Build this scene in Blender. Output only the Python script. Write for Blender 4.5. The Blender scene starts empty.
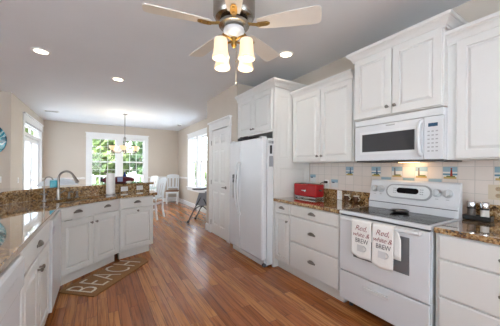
import bpy, bmesh, math, random
from mathutils import Vector, Matrix
random.seed(7)
scene = bpy.context.scene
COL = scene.collection
PI = math.pi

# ------------------------------------------------------------------ camera
cam_d = bpy.data.cameras.new('camera')
cam = bpy.data.objects.new('camera', cam_d)
COL.objects.link(cam)
cam_d.sensor_width = 36.0
cam_d.lens = 247.1 / 500.0 * 36.0
cam_d.shift_y = 4.7 / 500.0
cam_d.clip_start = 0.02
cam.matrix_world = (Matrix.Translation((0, 0, 1.3133)) @ Matrix.Rotation(-math.radians(31.518), 4, 'Z')
                    @ Matrix.Rotation(PI / 2, 4, 'X') @ Matrix.Rotation(math.radians(0.386), 4, 'Z'))
scene.camera = cam

# ------------------------------------------------------------------ world, sun, exposure
world = bpy.data.worlds.new('sky')
scene.world = world
world.use_nodes = True
wn = world.node_tree
wn.nodes.clear()
w_out = wn.nodes.new('ShaderNodeOutputWorld')
w_bg = wn.nodes.new('ShaderNodeBackground')
w_tc = wn.nodes.new('ShaderNodeTexCoord')
w_sep = wn.nodes.new('ShaderNodeSeparateXYZ')
w_ramp = wn.nodes.new('ShaderNodeValToRGB')
w_ramp.color_ramp.elements[0].position = 0.0
w_ramp.color_ramp.elements[0].color = (0.90, 0.94, 1.0, 1)
w_ramp.color_ramp.elements[1].position = 0.75
w_ramp.color_ramp.elements[1].color = (0.62, 0.76, 1.0, 1)
wn.links.new(w_tc.outputs['Generated'], w_sep.inputs[0])
wn.links.new(w_sep.outputs['Z'], w_ramp.inputs[0])
wn.links.new(w_ramp.outputs[0], w_bg.inputs[0])
wn.links.new(w_bg.outputs[0], w_out.inputs[0])
w_bg.inputs[1].default_value = 6.8

sun_d = bpy.data.lights.new('sun', 'SUN')
sun_d.energy = 12.0
sun_d.angle = math.radians(1.0)
sun_d.color = (1.0, 0.97, 0.93)
sun = bpy.data.objects.new('sun', sun_d)
COL.objects.link(sun)
sun.rotation_euler = (math.radians(38), 0, math.radians(-18))

vs = scene.view_settings
vs.view_transform = 'Standard'
vs.look = 'None'
vs.gamma = 1.0
vs.use_curve_mapping = False
vs.exposure = 0.6

# ------------------------------------------------------------------ helpers
def lin(c):
    return tuple(((x / 255) / 12.92 if x / 255 <= 0.04045 else ((x / 255 + 0.055) / 1.055) ** 2.4) for x in c)

def V(*a):
    return Vector(a)

class MB:
    def __init__(self):
        self.v, self.f, self.m = [], [], []
        self.mi = 0
    def add(self, vs_, fs):
        o = len(self.v)
        self.v += [tuple(p) for p in vs_]
        for f in fs:
            self.f.append([i + o for i in f]); self.m.append(self.mi)
        return self
    def box(self, x0, x1, y0, y1, z0, z1):
        vs_ = [(x, y, z) for z in (z0, z1) for y in (y0, y1) for x in (x0, x1)]
        return self.add(vs_, [(0, 2, 3, 1), (4, 5, 7, 6), (0, 1, 5, 4), (2, 6, 7, 3), (0, 4, 6, 2), (1, 3, 7, 5)])
    def prism(self, poly, z0, z1):
        a = sum(poly[i][0] * poly[(i + 1) % len(poly)][1] - poly[(i + 1) % len(poly)][0] * poly[i][1] for i in range(len(poly)))
        if a < 0:
            poly = poly[::-1]
        n = len(poly)
        vs_ = [(p[0], p[1], z0) for p in poly] + [(p[0], p[1], z1) for p in poly]
        fs = [tuple(range(n - 1, -1, -1)), tuple(range(n, 2 * n))]
        fs += [(i, (i + 1) % n, n + (i + 1) % n, n + i) for i in range(n)]
        return self.add(vs_, fs)
    def lathe(self, prof, c=(0, 0, 0), segs=24, axis=None, caps=True):
        """prof: (radius, height) pairs along the axis (default z) from c."""
        ax = Vector(axis or (0, 0, 1)).normalized()
        u = ax.orthogonal().normalized(); w = ax.cross(u)
        vs_, fs = [], []
        for r, h in prof:
            for k in range(segs):
                a = 2 * PI * k / segs
                vs_.append(Vector(c) + ax * h + (u * math.cos(a) + w * math.sin(a)) * max(r, 1e-5))
        for i in range(len(prof) - 1):
            for k in range(segs):
                k2 = (k + 1) % segs
                fs.append((i * segs + k, i * segs + k2, (i + 1) * segs + k2, (i + 1) * segs + k))
        if caps:
            fs.append(tuple(range(segs - 1, -1, -1)))
            fs.append(tuple((len(prof) - 1) * segs + k for k in range(segs)))
        else:
            n = len(prof) - 1
            for k in range(segs):
                k2 = (k + 1) % segs
                fs.append((n * segs + k, n * segs + k2, k2, k))
        return self.add(vs_, fs)
    def tube(self, pts, r, segs=8, flat=None):
        """swept round (or elliptic) section; r a number or a list"""
        pts = [Vector(p) for p in pts]
        n = len(pts)
        rs = r if isinstance(r, (list, tuple)) else [r] * n
        T = []
        for i in range(n):
            t = pts[min(i + 1, n - 1)] - pts[max(i - 1, 0)]
            T.append(t.normalized())
        u = T[0].orthogonal().normalized()
        vs_, fs = [], []
        for i in range(n):
            u = (u - T[i] * u.dot(T[i])).normalized()
            w = T[i].cross(u)
            for k in range(segs):
                a = 2 * PI * k / segs
                vs_.append(pts[i] + (u * math.cos(a) + w * math.sin(a)) * rs[i])
        for i in range(n - 1):
            for k in range(segs):
                k2 = (k + 1) % segs
                fs.append((i * segs + k, i * segs + k2, (i + 1) * segs + k2, (i + 1) * segs + k))
        fs.append(tuple(range(segs - 1, -1, -1)))
        fs.append(tuple((n - 1) * segs + k for k in range(segs)))
        return self.add(vs_, fs)
    def bar(self, p, q, w, d, up=(0, 0, 1)):
        """rectangular bar p->q, w across, d in depth"""
        p, q = Vector(p), Vector(q)
        t = (q - p).normalized()
        s = t.cross(Vector(up))
        if s.length < 1e-4:
            s = t.cross(Vector((1, 0, 0)))
        s.normalize(); b = s.cross(t)
        vs_ = []
        for c in (p, q):
            for i, j in ((-1, -1), (1, -1), (1, 1), (-1, 1)):
                vs_.append(c + s * (i * w / 2) + b * (j * d / 2))
        return self.add(vs_, [(0, 3, 2, 1), (4, 5, 6, 7), (0, 1, 5, 4), (1, 2, 6, 5), (2, 3, 7, 6), (3, 0, 4, 7)])
    def panel(self, x0, x1, z0, z1, yf, prof):
        """front facing -y; prof: (inset, recess) loops from the back edge to the centre"""
        vs_, fs = [], []
        for ins, off in prof:
            for x, z in ((x0 + ins, z0 + ins), (x1 - ins, z0 + ins), (x1 - ins, z1 - ins), (x0 + ins, z1 - ins)):
                vs_.append((x, yf + off, z))
        n = len(prof)
        for i in range(n - 1):
            for k in range(4):
                k2 = (k + 1) % 4
                fs.append((i * 4 + k, i * 4 + k2, (i + 1) * 4 + k2, (i + 1) * 4 + k))
        fs.append(tuple((n - 1) * 4 + k for k in range(4)))
        fs.append((3, 2, 1, 0))
        return self.add(vs_, fs)
    def ell(self, c, rx, ry, rz, segs=16, rings=10, power=1.0):
        vs_, fs = [], []
        for i in range(rings + 1):
            th = PI * i / rings
            for k in range(segs):
                a = 2 * PI * k / segs
                def sp(v):
                    return math.copysign(abs(v) ** power, v)
                vs_.append((c[0] + rx * sp(math.sin(th)) * sp(math.cos(a)), c[1] + ry * sp(math.sin(th)) * sp(math.sin(a)), c[2] + rz * sp(math.cos(th))))
        for i in range(rings):
            for k in range(segs):
                k2 = (k + 1) % segs
                fs.append((i * segs + k, (i + 1) * segs + k, (i + 1) * segs + k2, i * segs + k2))
        return self.add(vs_, fs)
    def sweep(self, prof, path, z):
        """prof: (out, up) polygon swept along a plan path, mitred; 'out' is to the right of travel"""
        path = [Vector((p[0], p[1])) for p in path]
        n = len(path)
        def nrm(a, b):
            d = (b - a).normalized()
            return Vector((d.y, -d.x))
        vs_, fs = [], []
        for i in range(n):
            if i == 0: m = nrm(path[0], path[1])
            elif i == n - 1: m = nrm(path[-2], path[-1])
            else:
                a, b = nrm(path[i - 1], path[i]), nrm(path[i], path[i + 1])
                m = (a + b) / (1 + a.dot(b))
            for o, up in prof:
                vs_.append((path[i].x + m.x * o, path[i].y + m.y * o, z + up))
        k = len(prof)
        for i in range(n - 1):
            for j in range(k):
                j2 = (j + 1) % k
                fs.append((i * k + j, i * k + j2, (i + 1) * k + j2, (i + 1) * k + j))
        fs.append(tuple(range(k - 1, -1, -1)))
        fs.append(tuple((n - 1) * k + j for j in range(k)))
        return self.add(vs_, fs)
    def xf(self, M, start=0):
        self.v[start:] = [tuple(M @ Vector(p)) for p in self.v[start:]]
        return self

def build(name, mb, mats, parent=None, bevel=0, smooth=None, solid=0):
    me = bpy.data.meshes.new(name)
    me.from_pydata(mb.v, [], mb.f)
    mats = mats if isinstance(mats, (list, tuple)) else [mats]
    for m in mats:
        me.materials.append(m)
    me.polygons.foreach_set('material_index', mb.m)
    bm = bmesh.new(); bm.from_mesh(me)
    bmesh.ops.recalc_face_normals(bm, faces=bm.faces)
    bm.to_mesh(me); bm.free()
    if smooth:
        me.polygons.foreach_set('use_smooth', [True] * len(me.polygons))
        me.set_sharp_from_angle(angle=math.radians(smooth))
    o = bpy.data.objects.new(name, me)
    COL.objects.link(o)
    if parent:
        o.parent = parent
    if solid:
        s = o.modifiers.new('thickness', 'SOLIDIFY'); s.thickness = solid; s.offset = 0
    if bevel:
        b = o.modifiers.new('bevel', 'BEVEL'); b.width = bevel; b.segments = 2; b.limit_method = 'ANGLE'; b.angle_limit = math.radians(40)
    return o

def tag(o, label, cat, group=None):
    o['label'] = label; o['category'] = cat
    if group: o['group'] = group
    return o

def thing(name, label, cat, loc=(0, 0, 0), rz=0, group=None):
    o = bpy.data.objects.new(name, None)
    o.empty_display_size = 0.1
    COL.objects.link(o)
    o.location = loc; o.rotation_euler = (0, 0, rz)
    return tag(o, label, cat, group)

def struct(name, mb, mats, parent=None, **k):
    o = build(name, mb, mats, parent, **k)
    if parent is None:
        o['kind'] = 'structure'
    return o

def dup(root, loc, rz, label, group=None):
    r = root.copy(); COL.objects.link(r)
    r.location = loc; r.rotation_euler = (0, 0, rz); r['label'] = label
    if group: r['group'] = group
    for ch in list(root.children):
        c = ch.copy(); COL.objects.link(c); c.parent = r
        for g in list(ch.children):
            d = g.copy(); COL.objects.link(d); d.parent = c
    return r

def lettering(name, txt, size, mat, parent, M, extrude=0.0006, shear=0.0, align='CENTER', space=1.0, offset=0.0):
    cu = bpy.data.curves.new(name, 'FONT')
    cu.body = txt; cu.size = size; cu.extrude = extrude; cu.shear = shear
    cu.align_x = align; cu.space_character = space; cu.offset = offset; cu.resolution_u = 3
    t = bpy.data.objects.new(name + '_source', cu)
    COL.objects.link(t)
    dg = bpy.context.evaluated_depsgraph_get()
    me = bpy.data.meshes.new_from_object(t.evaluated_get(dg))
    bpy.data.objects.remove(t); bpy.data.curves.remove(cu)
    me.name = name
    me.transform(M)
    me.materials.clear(); me.materials.append(mat)
    o = bpy.data.objects.new(name, me)
    COL.objects.link(o); o.parent = parent
    return o

# ------------------------------------------------------------------ materials
def mat(name, col, rough=0.5, metal=0.0, emit=None, es=0.0, coat=0.0, spec=0.5, trans=0.0, srgb=True):
    m = bpy.data.materials.new(name); m.use_nodes = True
    b = m.node_tree.nodes['Principled BSDF']
    c = lin(col) if srgb else col
    b.inputs['Base Color'].default_value = (*c, 1)
    b.inputs['Roughness'].default_value = rough
    b.inputs['Metallic'].default_value = metal
    b.inputs['Coat Weight'].default_value = coat
    b.inputs['Coat Roughness'].default_value = 0.05
    b.inputs['Specular IOR Level'].default_value = spec
    b.inputs['Transmission Weight'].default_value = trans
    if emit:
        b.inputs['Emission Color'].default_value = (*lin(emit), 1)
        b.inputs['Emission Strength'].default_value = es
    return m

def noisy(m, scale, amount, bump=0.0, detail=4):
    """slight procedural variation of the base colour, and bump"""
    nt = m.node_tree; b = nt.nodes['Principled BSDF']
    tc = nt.nodes.new('ShaderNodeTexCoord'); n = nt.nodes.new('ShaderNodeTexNoise')
    n.inputs['Scale'].default_value = scale; n.inputs['Detail'].default_value = detail
    nt.links.new(tc.outputs['Object'], n.inputs['Vector'])
    c = b.inputs['Base Color'].default_value[:]
    r = nt.nodes.new('ShaderNodeValToRGB')
    r.color_ramp.elements[0].position = 0.3; r.color_ramp.elements[1].position = 0.7
    r.color_ramp.elements[0].color = tuple(x * (1 - amount) for x in c[:3]) + (1,)
    r.color_ramp.elements[1].color = tuple(min(1, x * (1 + amount)) for x in c[:3]) + (1,)
    nt.links.new(n.outputs['Fac'], r.inputs[0]); nt.links.new(r.outputs[0], b.inputs['Base Color'])
    if bump:
        bp = nt.nodes.new('ShaderNodeBump'); bp.inputs['Strength'].default_value = bump; bp.inputs['Distance'].default_value = 0.002
        nt.links.new(n.outputs['Fac'], bp.inputs['Height']); nt.links.new(bp.outputs[0], b.inputs['Normal'])
    return m

M_wall = noisy(mat('beige_paint', (202, 191, 178), 0.85, spec=0.2), 3.0, 0.015)
M_ceil = noisy(mat('ceiling_paint', (230, 234, 238), 0.9, spec=0.1), 2.0, 0.012)
M_trim = noisy(mat('white_trim_paint', (234, 234, 233), 0.45), 4.0, 0.01)
M_cab = noisy(mat('cabinet_paint', (217, 216, 213), 0.38), 5.0, 0.01)
M_app = noisy(mat('white_enamel', (214, 216, 219), 0.25, coat=0.2), 6.0, 0.008)
M_app2 = noisy(mat('white_plastic', (216, 218, 219), 0.35), 6.0, 0.008)
M_gray = mat('light_gray_plastic', (160, 162, 163), 0.4)
M_dgray = mat('dark_gray_plastic', (70, 71, 74), 0.45)
M_black = mat('black_plastic', (18, 18, 19), 0.35)
M_blackgloss = mat('black_glass', (12, 13, 15), 0.12, spec=.25)
M_ovenglass = mat('oven_window_glass', (112, 113, 115), 0.12, coat=0.4)
M_micglass = mat('microwave_window_glass', (66, 67, 70), 0.07, coat=0.5)
M_steel = mat('brushed_nickel', (150, 146, 140), 0.28, 1.0)
M_chrome = mat('chrome', (215, 216, 218), 0.12, 1.0)
M_pewter = mat('dark_pewter', (128, 122, 116), 0.3, 1.0)
M_brass = mat('antique_brass', (176, 140, 78), 0.28, 1.0)
M_fansteel = mat('fan_nickel', (168, 163, 155), 0.25, 1.0)
M_blade = noisy(mat('fan_blade_cream', (222, 216, 207), 0.5), 3.0, 0.02)
M_shade = mat('glowing_glass_shade', (238, 222, 190), 0.4, emit=(255, 218, 160), es=.33)
M_bulb = mat('bulb_glow', (255, 240, 210), 0.5, emit=(255, 238, 205), es=3.0)
M_can = mat('recessed_lamp_glow', (255, 244, 225), 0.5, emit=(255, 240, 214), es=6.0)
M_red = mat('red_enamel', (158, 10, 20), 0.2, coat=0.5)
M_white = mat('plain_white', (238, 238, 236), 0.6)
def blind_mat():
    m = bpy.data.materials.new('white_blind'); m.use_nodes = True
    nt = m.node_tree; nt.nodes.clear()
    o = nt.nodes.new('ShaderNodeOutputMaterial'); mx = nt.nodes.new('ShaderNodeMixShader')
    d = nt.nodes.new('ShaderNodeBsdfDiffuse'); t = nt.nodes.new('ShaderNodeBsdfTranslucent')
    d.inputs[0].default_value = (.85, .86, .88, 1); t.inputs[0].default_value = (.85, .88, .92, 1); mx.inputs[0].default_value = .65
    nt.links.new(d.outputs[0], mx.inputs[1]); nt.links.new(t.outputs[0], mx.inputs[2]); m2 = nt.nodes.new('ShaderNodeMixShader'); tp = nt.nodes.new('ShaderNodeBsdfTransparent'); m2.inputs[0].default_value = .4
    nt.links.new(mx.outputs[0], m2.inputs[1]); nt.links.new(tp.outputs[0], m2.inputs[2]); nt.links.new(m2.outputs[0], o.inputs[0])
    return m
M_blind = blind_mat()
M_cloth = noisy(mat('towel_cotton', (236, 234, 230), 0.9, spec=0.1), 120.0, 0.03, 0.3)
M_ink_red = mat('ink_red', (140, 32, 44), 0.8)
M_ink_dark = mat('ink_dark', (52, 50, 54), 0.8)
M_ink_gray = mat('ink_gray', (206, 205, 204), 0.8)
M_teal = mat('teal_glass', (64, 170, 190), 0.15, coat=0.3)
M_blueglass = mat('blue_glass', (28, 50, 110), 0.1, coat=0.4)
M_burg = noisy(mat('burgundy_cloth', (98, 28, 46), 0.75), 25.0, 0.12, 0.2)
M_paleblue = mat('pale_blue_cloth', (158, 176, 214), 0.8)
M_paper = noisy(mat('paper_towel', (232, 230, 229), 0.95, spec=0.1), 60.0, 0.02, 0.3)
M_chairwhite = noisy(mat('white_chair_paint', (232, 236, 238), 0.5), 8.0, 0.02)
M_chairseat = noisy(mat('tan_chair_seat', (150, 112, 84), 0.7), 12.0, 0.08)
M_uphol = noisy(mat('white_upholstery', (222, 229, 234), 0.9, spec=0.1), 40.0, 0.04, 0.2)
M_hcgray = mat('gray_fabric', (142, 144, 150), 0.8)
M_hcdark = mat('dark_frame', (46, 47, 52), 0.4)
M_tray = mat('gray_tray', (190, 196, 204), 0.3)
M_receptacle = mat('tan_receptacle', (172, 146, 118), 0.45)
M_knob = mat('range_knob_plastic', (190, 192, 194), .4)
M_display = mat('green_display', (30, 48, 62), 0.2, emit=(60, 110, 150), es=0.25)
M_brownoutlet = mat('almond_outlet', (204, 190, 168), 0.45)
M_kick = mat('kick_paint', (214, 211, 205), 0.5)
M_recess_shade = mat('recess_shade_dark', (58, 52, 47), 0.8)  # dark color for the painted shade in the gap over the refrigerator
M_bag = noisy(mat('black_bag_cloth', (40, 42, 48), 0.8), 30.0, 0.15)
M_bark = noisy(mat('bark', (96, 80, 64), 0.9), 14.0, 0.2, 0.6)

def glass_pane():
    m = bpy.data.materials.new('window_glass'); m.use_nodes = True
    nt = m.node_tree; nt.nodes.clear()
    o = nt.nodes.new('ShaderNodeOutputMaterial'); mx = nt.nodes.new('ShaderNodeMixShader')
    t = nt.nodes.new('ShaderNodeBsdfTransparent'); g = nt.nodes.new('ShaderNodeBsdfGlossy'); f = nt.nodes.new('ShaderNodeFresnel')
    t.inputs[0].default_value = (0.96, 0.98, 0.97, 1)
    g.inputs['Roughness'].default_value = 0.02
    f.inputs[0].default_value = 1.4
    ge = nt.nodes.new('ShaderNodeNewGeometry'); inv = nt.nodes.new('ShaderNodeMath'); inv.operation = 'SUBTRACT'; inv.inputs[0].default_value = 1.0
    mu = nt.nodes.new('ShaderNodeMath'); mu.operation = 'MULTIPLY'
    nt.links.new(ge.outputs['Backfacing'], inv.inputs[1]); nt.links.new(f.outputs[0], mu.inputs[0]); nt.links.new(inv.outputs[0], mu.inputs[1])
    nt.links.new(mu.outputs[0], mx.inputs[0]); nt.links.new(t.outputs[0], mx.inputs[1]); nt.links.new(g.outputs[0], mx.inputs[2])
    nt.links.new(mx.outputs[0], o.inputs[0])
    return m
M_glass = glass_pane()

def table_glass():
    m = glass_pane(); m.name = 'table_glass'
    for n in m.node_tree.nodes:
        if n.type == 'BSDF_TRANSPARENT': n.inputs[0].default_value = (0.72, 0.86, 0.84, 1)
        if n.type == 'FRESNEL': n.inputs[0].default_value = 1.45
    return m
M_tglass = table_glass()

def granite():
    m = bpy.data.materials.new('granite'); m.use_nodes = True
    nt = m.node_tree; b = nt.nodes['Principled BSDF']
    tc = nt.nodes.new('ShaderNodeTexCoord')
    v = nt.nodes.new('ShaderNodeTexVoronoi'); v.inputs['Scale'].default_value = 85
    n1 = nt.nodes.new('ShaderNodeTexNoise'); n1.inputs['Scale'].default_value = 26; n1.inputs['Detail'].default_value = 8; n1.inputs['Roughness'].default_value = 0.7
    n2 = nt.nodes.new('ShaderNodeTexNoise'); n2.inputs['Scale'].default_value = 7; n2.inputs['Detail'].default_value = 5
    for n in (v, n1, n2):
        nt.links.new(tc.outputs['Object'], n.inputs['Vector'])
    r1 = nt.nodes.new('ShaderNodeValToRGB')
    e = r1.color_ramp.elements
    e[0].position = 0.30; e[0].color = (*lin((36, 27, 20)), 1)
    e[1].position = 0.72; e[1].color = (*lin((212, 194, 162)), 1)
    for p, c in ((0.42, (92, 67, 44)), (0.5, (150, 112, 66)), (0.6, (180, 146, 98))):
        x = e.new(p); x.color = (*lin(c), 1)
    ad = nt.nodes.new('ShaderNodeMath'); ad.operation = 'MULTIPLY_ADD'; ad.inputs[1].default_value = 0.24
    sb = nt.nodes.new('ShaderNodeMath'); sb.operation = 'MULTIPLY_ADD'; sb.inputs[1].default_value = 0.75; sb.inputs[2].default_value = 0.03
    sepc = nt.nodes.new('ShaderNodeSeparateColor')
    nt.links.new(v.outputs['Color'], sepc.inputs[0])
    nt.links.new(n1.outputs['Fac'], sb.inputs[0])
    nt.links.new(sepc.outputs[0], ad.inputs[0]); nt.links.new(sb.outputs[0], ad.inputs[2])
    nt.links.new(ad.outputs[0], r1.inputs[0])
    mx = nt.nodes.new('ShaderNodeMix'); mx.data_type = 'RGBA'; mx.blend_type = 'MULTIPLY'; mx.inputs[0].default_value = 0.55
    r2 = nt.nodes.new('ShaderNodeValToRGB')
    r2.color_ramp.elements[0].position = 0.35; r2.color_ramp.elements[0].color = (0.62, 0.56, 0.50, 1)
    r2.color_ramp.elements[1].position = 0.6; r2.color_ramp.elements[1].color = (1, 1, 1, 1)
    nt.links.new(n2.outputs['Fac'], r2.inputs[0])
    nt.links.new(r1.outputs[0], mx.inputs[6]); nt.links.new(r2.outputs[0], mx.inputs[7])
    nt.links.new(mx.outputs[2], b.inputs['Base Color'])
    b.inputs['Roughness'].default_value = 0.07
    b.inputs['Coat Weight'].default_value = 1.0; b.inputs['Coat Roughness'].default_value = 0.03; b.inputs['Coat IOR'].default_value = 1.6
    return m
M_granite = granite()

def wood_floor():
    m = bpy.data.materials.new('oak_planks'); m.use_nodes = True
    nt = m.node_tree; b = nt.nodes['Principled BSDF']; L = nt.links.new
    tc = nt.nodes.new('ShaderNodeTexCoord')
    mp = nt.nodes.new('ShaderNodeMapping'); mp.inputs['Rotation'].default_value = (0, 0, PI / 2)
    L(tc.outputs['Object'], mp.inputs[0])
    br = nt.nodes.new('ShaderNodeTexBrick')
    br.offset = 0.37; br.offset_frequency = 2
    br.inputs['Scale'].default_value = 1.0
    br.inputs['Brick Width'].default_value = 0.85; br.inputs['Row Height'].default_value = 0.083
    br.inputs['Mortar Size'].default_value = 0.0012; br.inputs['Mortar Smooth'].default_value = 0.1; br.inputs['Bias'].default_value = 0.0
    br.inputs['Color1'].default_value = (0, 0, 0, 1); br.inputs['Color2'].default_value = (1, 1, 1, 1); br.inputs['Mortar'].default_value = (0.5, 0.5, 0.5, 1)
    L(mp.outputs[0], br.inputs['Vector'])
    r = nt.nodes.new('ShaderNodeValToRGB'); e = r.color_ramp.elements
    e[0].position = 0.0; e[0].color = (*lin((148, 86, 44)), 1)
    e[1].position = 1.0; e[1].color = (*lin((192, 130, 74)), 1)
    x = e.new(0.5); x.color = (*lin((170, 105, 57)), 1)
    L(br.outputs['Color'], r.inputs[0])
    # grain: streaks stretched along the plank
    mp2 = nt.nodes.new('ShaderNodeMapping'); mp2.inputs['Scale'].default_value = (55, 2.2, 1)
    L(tc.outputs['Object'], mp2.inputs[0])
    mxv = nt.nodes.new('ShaderNodeVectorMath'); mxv.operation = 'MULTIPLY_ADD'; mxv.inputs[1].default_value = (9, 9, 9)
    L(br.outputs['Color'], mxv.inputs[0]); L(mp2.outputs[0], mxv.inputs[2])
    n = nt.nodes.new('ShaderNodeTexNoise'); n.inputs['Scale'].default_value = 1.0; n.inputs['Detail'].default_value = 5; n.inputs['Distortion'].default_value = 0.8
    L(mxv.outputs[0], n.inputs['Vector'])
    rg = nt.nodes.new('ShaderNodeValToRGB')
    rg.color_ramp.elements[0].position = 0.36; rg.color_ramp.elements[0].color = (0.50, 0.42, 0.36, 1)
    rg.color_ramp.elements[1].position = 0.56; rg.color_ramp.elements[1].color = (1.06, 1.04, 1.0, 1)
    L(n.outputs['Fac'], rg.inputs[0])
    mx = nt.nodes.new('ShaderNodeMix'); mx.data_type = 'RGBA'; mx.blend_type = 'MULTIPLY'; mx.inputs[0].default_value = 0.8
    L(r.outputs[0], mx.inputs[6]); L(rg.outputs[0], mx.inputs[7])
    mj = nt.nodes.new('ShaderNodeMix'); mj.data_type = 'RGBA'
    L(br.outputs['Fac'], mj.inputs[0]); L(mx.outputs[2], mj.inputs[6]); mj.inputs[7].default_value = (*lin((66, 36, 22)), 1)
    L(mj.outputs[2], b.inputs['Base Color'])
    b.inputs['Roughness'].default_value = 0.22
    bp = nt.nodes.new('ShaderNodeBump'); bp.inputs['Strength'].default_value = 0.12; bp.inputs['Distance'].default_value = 0.001
    L(n.outputs['Fac'], bp.inputs['Height']); L(bp.outputs[0], b.inputs['Normal'])
    return m
M_floor = wood_floor()

def tile_mat():
    m = bpy.data.materials.new('glazed_tile'); m.use_nodes = True
    nt = m.node_tree; b = nt.nodes['Principled BSDF']; L = nt.links.new
    tc = nt.nodes.new('ShaderNodeTexCoord'); sep = nt.nodes.new('ShaderNodeSeparateXYZ'); cmb = nt.nodes.new('ShaderNodeCombineXYZ')
    L(tc.outputs['Object'], sep.inputs[0]); L(sep.outputs['Y'], cmb.inputs['X']); L(sep.outputs['Z'], cmb.inputs['Y'])
    mp = nt.nodes.new('ShaderNodeMapping'); mp.inputs['Location'].default_value = (-0.876 + 0.113 * 20, -1.003 + 0.111 * 20, 0)
    L(cmb.outputs[0], mp.inputs[0])
    br = nt.nodes.new('ShaderNodeTexBrick'); br.offset = 0.0
    br.inputs['Scale'].default_value = 1.0; br.inputs['Brick Width'].default_value = 0.113; br.inputs['Row Height'].default_value = 0.111
    br.inputs['Mortar Size'].default_value = 0.0022; br.inputs['Mortar Smooth'].default_value = 0.2
    br.inputs['Color1'].default_value = (*lin((216, 206, 198)), 1); br.inputs['Color2'].default_value = (*lin((222, 213, 206)), 1)
    br.inputs['Mortar'].default_value = (*lin((192, 186, 180)), 1)
    L(mp.outputs[0], br.inputs['Vector']); L(br.outputs['Color'], b.inputs['Base Color'])
    bp = nt.nodes.new('ShaderNodeBump'); bp.invert = True; bp.inputs['Strength'].default_value = 0.5; bp.inputs['Distance'].default_value = 0.002
    L(br.outputs['Fac'], bp.inputs['Height']); L(bp.outputs[0], b.inputs['Normal'])
    b.inputs['Roughness'].default_value = 0.15
    return m
M_tile = tile_mat()

def art_mat():
    m = bpy.data.materials.new('swirled_resin'); m.use_nodes = True
    nt = m.node_tree; b = nt.nodes['Principled BSDF']; L = nt.links.new
    tc = nt.nodes.new('ShaderNodeTexCoord')
    n = nt.nodes.new('ShaderNodeTexNoise'); n.inputs['Scale'].default_value = 2.6; n.inputs['Detail'].default_value = 5; n.inputs['Distortion'].default_value = 1.6
    L(tc.outputs['Object'], n.inputs['Vector'])
    r = nt.nodes.new('ShaderNodeValToRGB'); e = r.color_ramp.elements
    e[0].position = 0.33; e[0].color = (*lin((14, 26, 38)), 1)
    e[1].position = 0.70; e[1].color = (*lin((18, 96, 116)), 1)
    for p, c in ((0.42, (20, 62, 82)), (0.48, (40, 140, 160)), (0.52, (206, 226, 228)), (0.56, (46, 150, 168))):
        x = e.new(p); x.color = (*lin(c), 1)
    L(n.outputs['Fac'], r.inputs[0]); L(r.outputs[0], b.inputs['Base Color'])
    b.inputs['Roughness'].default_value = 0.12
    return m
M_art = art_mat()

def coir_mat():
    m = mat('coir_mat', (150, 110, 74), 0.95, spec=0.1)
    return noisy(m, 140.0, 0.28, 0.8)
M_rug = coir_mat()
M_rugletter = noisy(mat('rug_letter', (232, 220, 202), 0.95, spec=0.1), 140.0, 0.15, 0.5)

def leaf_mat(name, c1, c2):
    m = bpy.data.materials.new(name); m.use_nodes = True
    nt = m.node_tree; b = nt.nodes['Principled BSDF']; L = nt.links.new
    tc = nt.nodes.new('ShaderNodeTexCoord'); n = nt.nodes.new('ShaderNodeTexNoise'); n.inputs['Scale'].default_value = 1.7; n.inputs['Detail'].default_value = 6
    L(tc.outputs['Object'], n.inputs['Vector'])
    r = nt.nodes.new('ShaderNodeValToRGB')
    r.color_ramp.elements[0].position = 0.35; r.color_ramp.elements[0].color = (*lin(c1), 1)
    r.color_ramp.elements[1].position = 0.65; r.color_ramp.elements[1].color = (*lin(c2), 1)
    L(n.outputs['Fac'], r.inputs[0]); L(r.outputs[0], b.inputs['Base Color'])
    b.inputs['Roughness'].default_value = 0.6
    b.inputs['Subsurface Weight'].default_value = 0.0
    return m
M_leaf = [leaf_mat('leaf_green', (48, 70, 34), (112, 134, 72)), leaf_mat('leaf_dark', (38, 58, 34), (84, 108, 62)), leaf_mat('leaf_pale', (66, 86, 44), (130, 146, 84))]
M_bounce_ground = noisy(mat('pale_bounce_ground', (206, 210, 214), 0.95), 5.0, 0.08)  # pale ground color chosen to bounce light up to the ceiling

# ------------------------------------------------------------------ the setting
WX, FY, LX, NY, H = 2.64, 9.66, -1.426, 6.386, 2.72     # right wall, far wall, dining left wall, near jog wall, ceiling
BX, BY = -6.0, -3.6                                     # living room's left wall, back wall

PLAN = [(BX - .15, BY - .15), (WX + .15, BY - .15), (WX + .15, FY + .15), (LX - .15, FY + .15), (LX - .15, NY + .15), (BX - .15, NY + .15)]
struct('floor', MB().prism(PLAN, -0.12, 0), M_floor)
struct('ceiling', MB().prism(PLAN, H, H + 0.15), M_ceil)

def wall_holes(axis, pos, thick, a0, a1, holes, z1=H):
    """axis 'x': wall plane at x=pos running along y; holes: (a0,a1,z0,z1)"""
    mb = MB()
    p0, p1 = min(pos, pos + thick), max(pos, pos + thick)
    def seg(s, e, z0, zz):
        if e - s < 1e-4 or zz - z0 < 1e-4: return
        if axis == 'x': mb.box(p0, p1, s, e, z0, zz)
        else: mb.box(s, e, p0, p1, z0, zz)
    cur = a0
    for h0, h1, hz0, hz1 in sorted(holes):
        seg(cur, h0, 0, z1); seg(h0, h1, 0, hz0); seg(h0, h1, hz1, z1); cur = h1
    seg(cur, a1, 0, z1)
    return mb

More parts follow.
